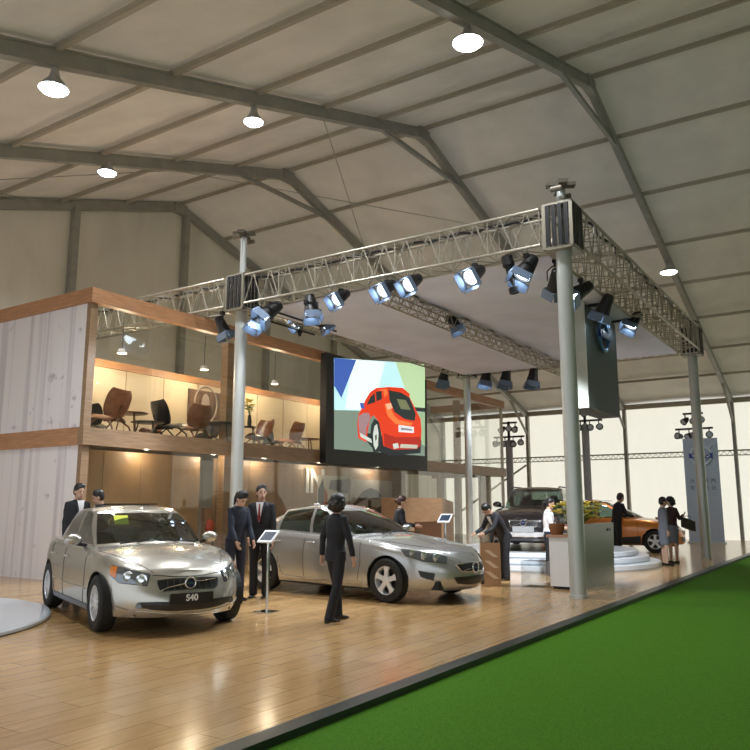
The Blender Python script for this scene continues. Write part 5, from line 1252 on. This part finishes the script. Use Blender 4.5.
    def F(y, a, o=0.0):       # a point on the chest front
        hwx = 0.182*k if not fem else 0.165*k; return P0 + u*(a*k) + fwd*((0.124+o)*k*math.sqrt(max(0.05, 1-(y*k/hwx)**2))) + Y_*(y*k)
    if shirtfront:
        m = MB(); rows = []
        for j in range(7):
            a = lerp(0.22, 0.525, j/6); wv = lerp(0.008, 0.062, j/6); rows.append([F(wv*(q/3-1), a, 0.004 - 0.03*max(0, (a-0.45)/0.1)) for q in range(7)])
        m.grid(rows); m.build('shirt_front', MT['shirt'], t, smooth=60)
        MB().chain([neck - u*0.055*k + V((math.cos(q*PI/8), math.sin(q*PI/8), 0))*0.060*k for q in range(17)], 0.014*k, 8, cap=False).build('collar', MT['shirt'], t, smooth=60)
        if tie:
            MB().prism([F(-0.008, 0.50, -0.006), F(0.008, 0.50, -0.006), F(0.024, 0.27, 0.012), F(0, 0.22, 0.012), F(-0.024, 0.27, 0.012)], fwd*0.006).build('tie', tie, t)
        m = MB()
        for sg in (1, -1): m.prism([F(0.012*sg, 0.22, 0.006), F(0.068*sg, 0.40, 0.008), F(0.085*sg, 0.44, 0.006), F(0.060*sg, 0.50, -0.006)], fwd*0.006)
        m.build('lapels', mat('lapel_black', (0.02, 0.02, 0.026), 0.6), t)
    # lower clothing
    if skirt:
        m = MB(); kk = (J[0][1]+J[1][1])/2
        m.chain([P0 + u*0.10*k, P0 + V((0, 0, 0.0)), (P0+kk)/2, kk + V((0, 0, 0.02))], [(0.14*k, 0.10*k), (0.178*k, 0.13*k), (0.17*k, 0.13*k), (0.165*k, 0.12*k)], 24, up=(1, 0, 0))
        remeshed(m, 'skirt', bottom, t, vx*1.2, 3)
    else:
        m = MB(); m.chain([P0 + u*0.12*k, P0, P0 - V((0, 0, 0.07*k))], [(0.140*k, 0.10*k), (0.172*k, 0.118*k), (0.15*k, 0.10*k)], 22, up=fwd)
        for i, sg in enumerate((1, -1)):
            hp, kn, an = J[i]
            m.chain([hp + V((0, 0, 0.03)), hp.lerp(kn, 0.45), kn, kn.lerp(an, 0.5), an + V((0, 0, -0.045*k))], [0.088*k, 0.083*k, 0.066*k, 0.064*k, (0.066*k, 0.066*k)], 16)
        remeshed(m, 'trousers', bottom, t, vx*1.2, 4)
    for i, sg in enumerate((1, -1)):
        an = J[i][2]; z0_ = an.z - 0.085*k
        m = MB(); heel = 0.035 if fem else 0.02
        m.chain([an + V((-0.055*k, 0, -0.05*k)), an + V((0.0, 0, -0.045*k)), an + V((0.08*k, 0, -0.055*k)), an + V((0.16*k, 0, -0.065*k)), an + V((0.195*k, 0, -0.07*k))], [(0.034*k, 0.034*k), (0.040*k, 0.036*k), (0.042*k, 0.028*k), (0.040*k, 0.020*k), (0.024*k, 0.012*k)], 14)
        m.box(an + V((-0.035*k, 0, -0.075*k)), (0.05*k, 0.05*k, 0.022*k))
        remeshed(m, 'shoe', MT['shoe'], t, 0.009, 1)
    return t, dict(A=A, J=J, H=H, P0=P0, u=u, k=k)

def D(deg): return math.radians(deg)
def gnd(px, py): p = atZ(px, py); return (p.x, p.y, 0)
UPH = [((0.35, 0.1, -1), (0.95, -0.15, -0.15)), ((0.35, -0.1, -1), (0.95, 0.15, -0.15))]
# walking woman, back to the viewer
person('woman in black trouser suit walking away across the parquet, back turned', (8.1, 5.92, 0), D(-12), 1.62, fem=True, lean=0.03, head=(0.05, 0.2),
       arms=[((-0.18, 0.34, -1), (0.05, 0.12, -1)), ((0.1, -0.34, -1), (0.2, -0.1, -1))],
       legs=[((0.30, 0.06, -1), (0.12, 0.04, -1)), ((-0.16, -0.06, -1), (-0.42, -0.04, -1))], hair='bob', near=True)
# man with tie
person('man in dark suit with white shirt and red tie, behind the tablet stand', (9.55, 8.5, 0), D(208), 1.80, head=(0.0, 0.45), shirtfront=True, tie=mat('red_tie', (0.25, 0.02, 0.02), 0.5), near=True, top=MT['suit'],
       arms=[((0.05, 0.16, -1), (0.2, 0.02, -1)), ((0.08, -0.18, -1), (0.45, 0.2, -0.9))])
person('woman in navy suit with ponytail bowing her head beside the man in the red tie', (9.02, 8.55, 0), D(255), 1.72, fem=True, lean=0.12, head=(0.55, 0.0), hair='ponytail', top=MT['navy'], bottom=MT['navy'], near=True,
       arms=[((0.25, 0.1, -1), (0.55, -0.05, -0.8)), ((0.25, -0.1, -1), (0.5, 0.1, -0.85))])
person('man in black jacket and white collar standing behind the tail of the champagne saloon', (8.42, 11.78, 0), D(262), 1.84, head=(0.2, 0.0), shirtfront=True)
person('dark haired person behind the man in black jacket at the tail of the champagne saloon', (8.78, 11.62, 0), D(150), 1.74, fem=True, head=(0.35, 0.0), shirtfront=True)
person('woman with a bun and dark suit behind the windshield of the silver sedan', (13.5, 8.3, 0), D(-62), 1.66, fem=True, lean=0.12, head=(0.12, 0.0), hair='bun', hairm=mat('brown_hair', (0.05, 0.016, 0.012), 0.5), shirtfront=True, arms=UPH)
person('person in black suit bending forward over the tall paper bag', (*atZ(505, 580)[:2], 0), D(152), 1.66, lean=0.62, head=(0.35, 0.0), shirtfront=True,
       arms=[((0.5, 0.05, -1), (0.95, -0.1, -0.45)), ((0.5, -0.05, -1), (0.95, 0.1, -0.45))], legs=[((0.06, 0.03, -1), (-0.02, 0, -1)), ((-0.04, -0.03, -1), (-0.1, 0, -1))])
person('woman in white shirt and black trousers standing at the reception counter', (15.75, 5.92, 0), D(-80), 1.62, fem=True, lean=0.05, head=(0.2, 0), top=MT['shirt'], hair='long', topname='shirt',
       arms=[((0.3, 0.1, -1), (0.95, 0.0, -0.25)), ((0.3, -0.1, -1), (0.95, 0.05, -0.25))])
person('man in dark jacket leaning towards the orange car beyond the counter', (22.4, 6.36, 0), D(-40), 1.84, lean=0.22, head=(0.15, 0), arms=UPH, hairm=mat('brown_hair2', (0.07, 0.03, 0.02), 0.6))
greyd = mat('grey_dress', (0.16, 0.17, 0.20), 0.8); dkbr = mat('brown_coat', (0.045, 0.02, 0.018), 0.8)
person('person in grey top and short grey skirt standing close to another beside the orange car', (20.05, 4.53, 0), D(-60), 1.67, fem=True, head=(0.15, 0), top=greyd, bottom=greyd, skirt=True, hair='short', topname='top')
person('dark haired person in brown coat facing the one in grey at the orange car', (20.95, 4.52, 0), D(150), 1.68, fem=True, head=(0.1, 0), top=dkbr, bottom=greyd, skirt=True, hair='bob',
       arms=[((0.1, 0.6, -1), (0.2, 0.5, 0.25)), ((0.4, -0.1, -1), (0.9, 0.1, 0.1))])
hb = thing('shoulder_bag', 'dark handbag held out beside the couple at the orange car nose', 'bag', (20.56, 4.05, 0.98), D(60))
MB().prism([(-0.06, -0.20, -0.16), (0.06, -0.20, -0.16), (0.06, 0.18, -0.05), (-0.06, 0.18, -0.05)], (0, 0, 0.24)).build('bag_body', mat('handbag', (0.03, 0.018, 0.018), 0.5), hb)
MB().chain([(0, -0.14, 0.08), (0, -0.08, 0.22), (0, 0.08, 0.22), (0, 0.14, 0.16)], 0.008, 6).build('handle', MT['black'], hb)
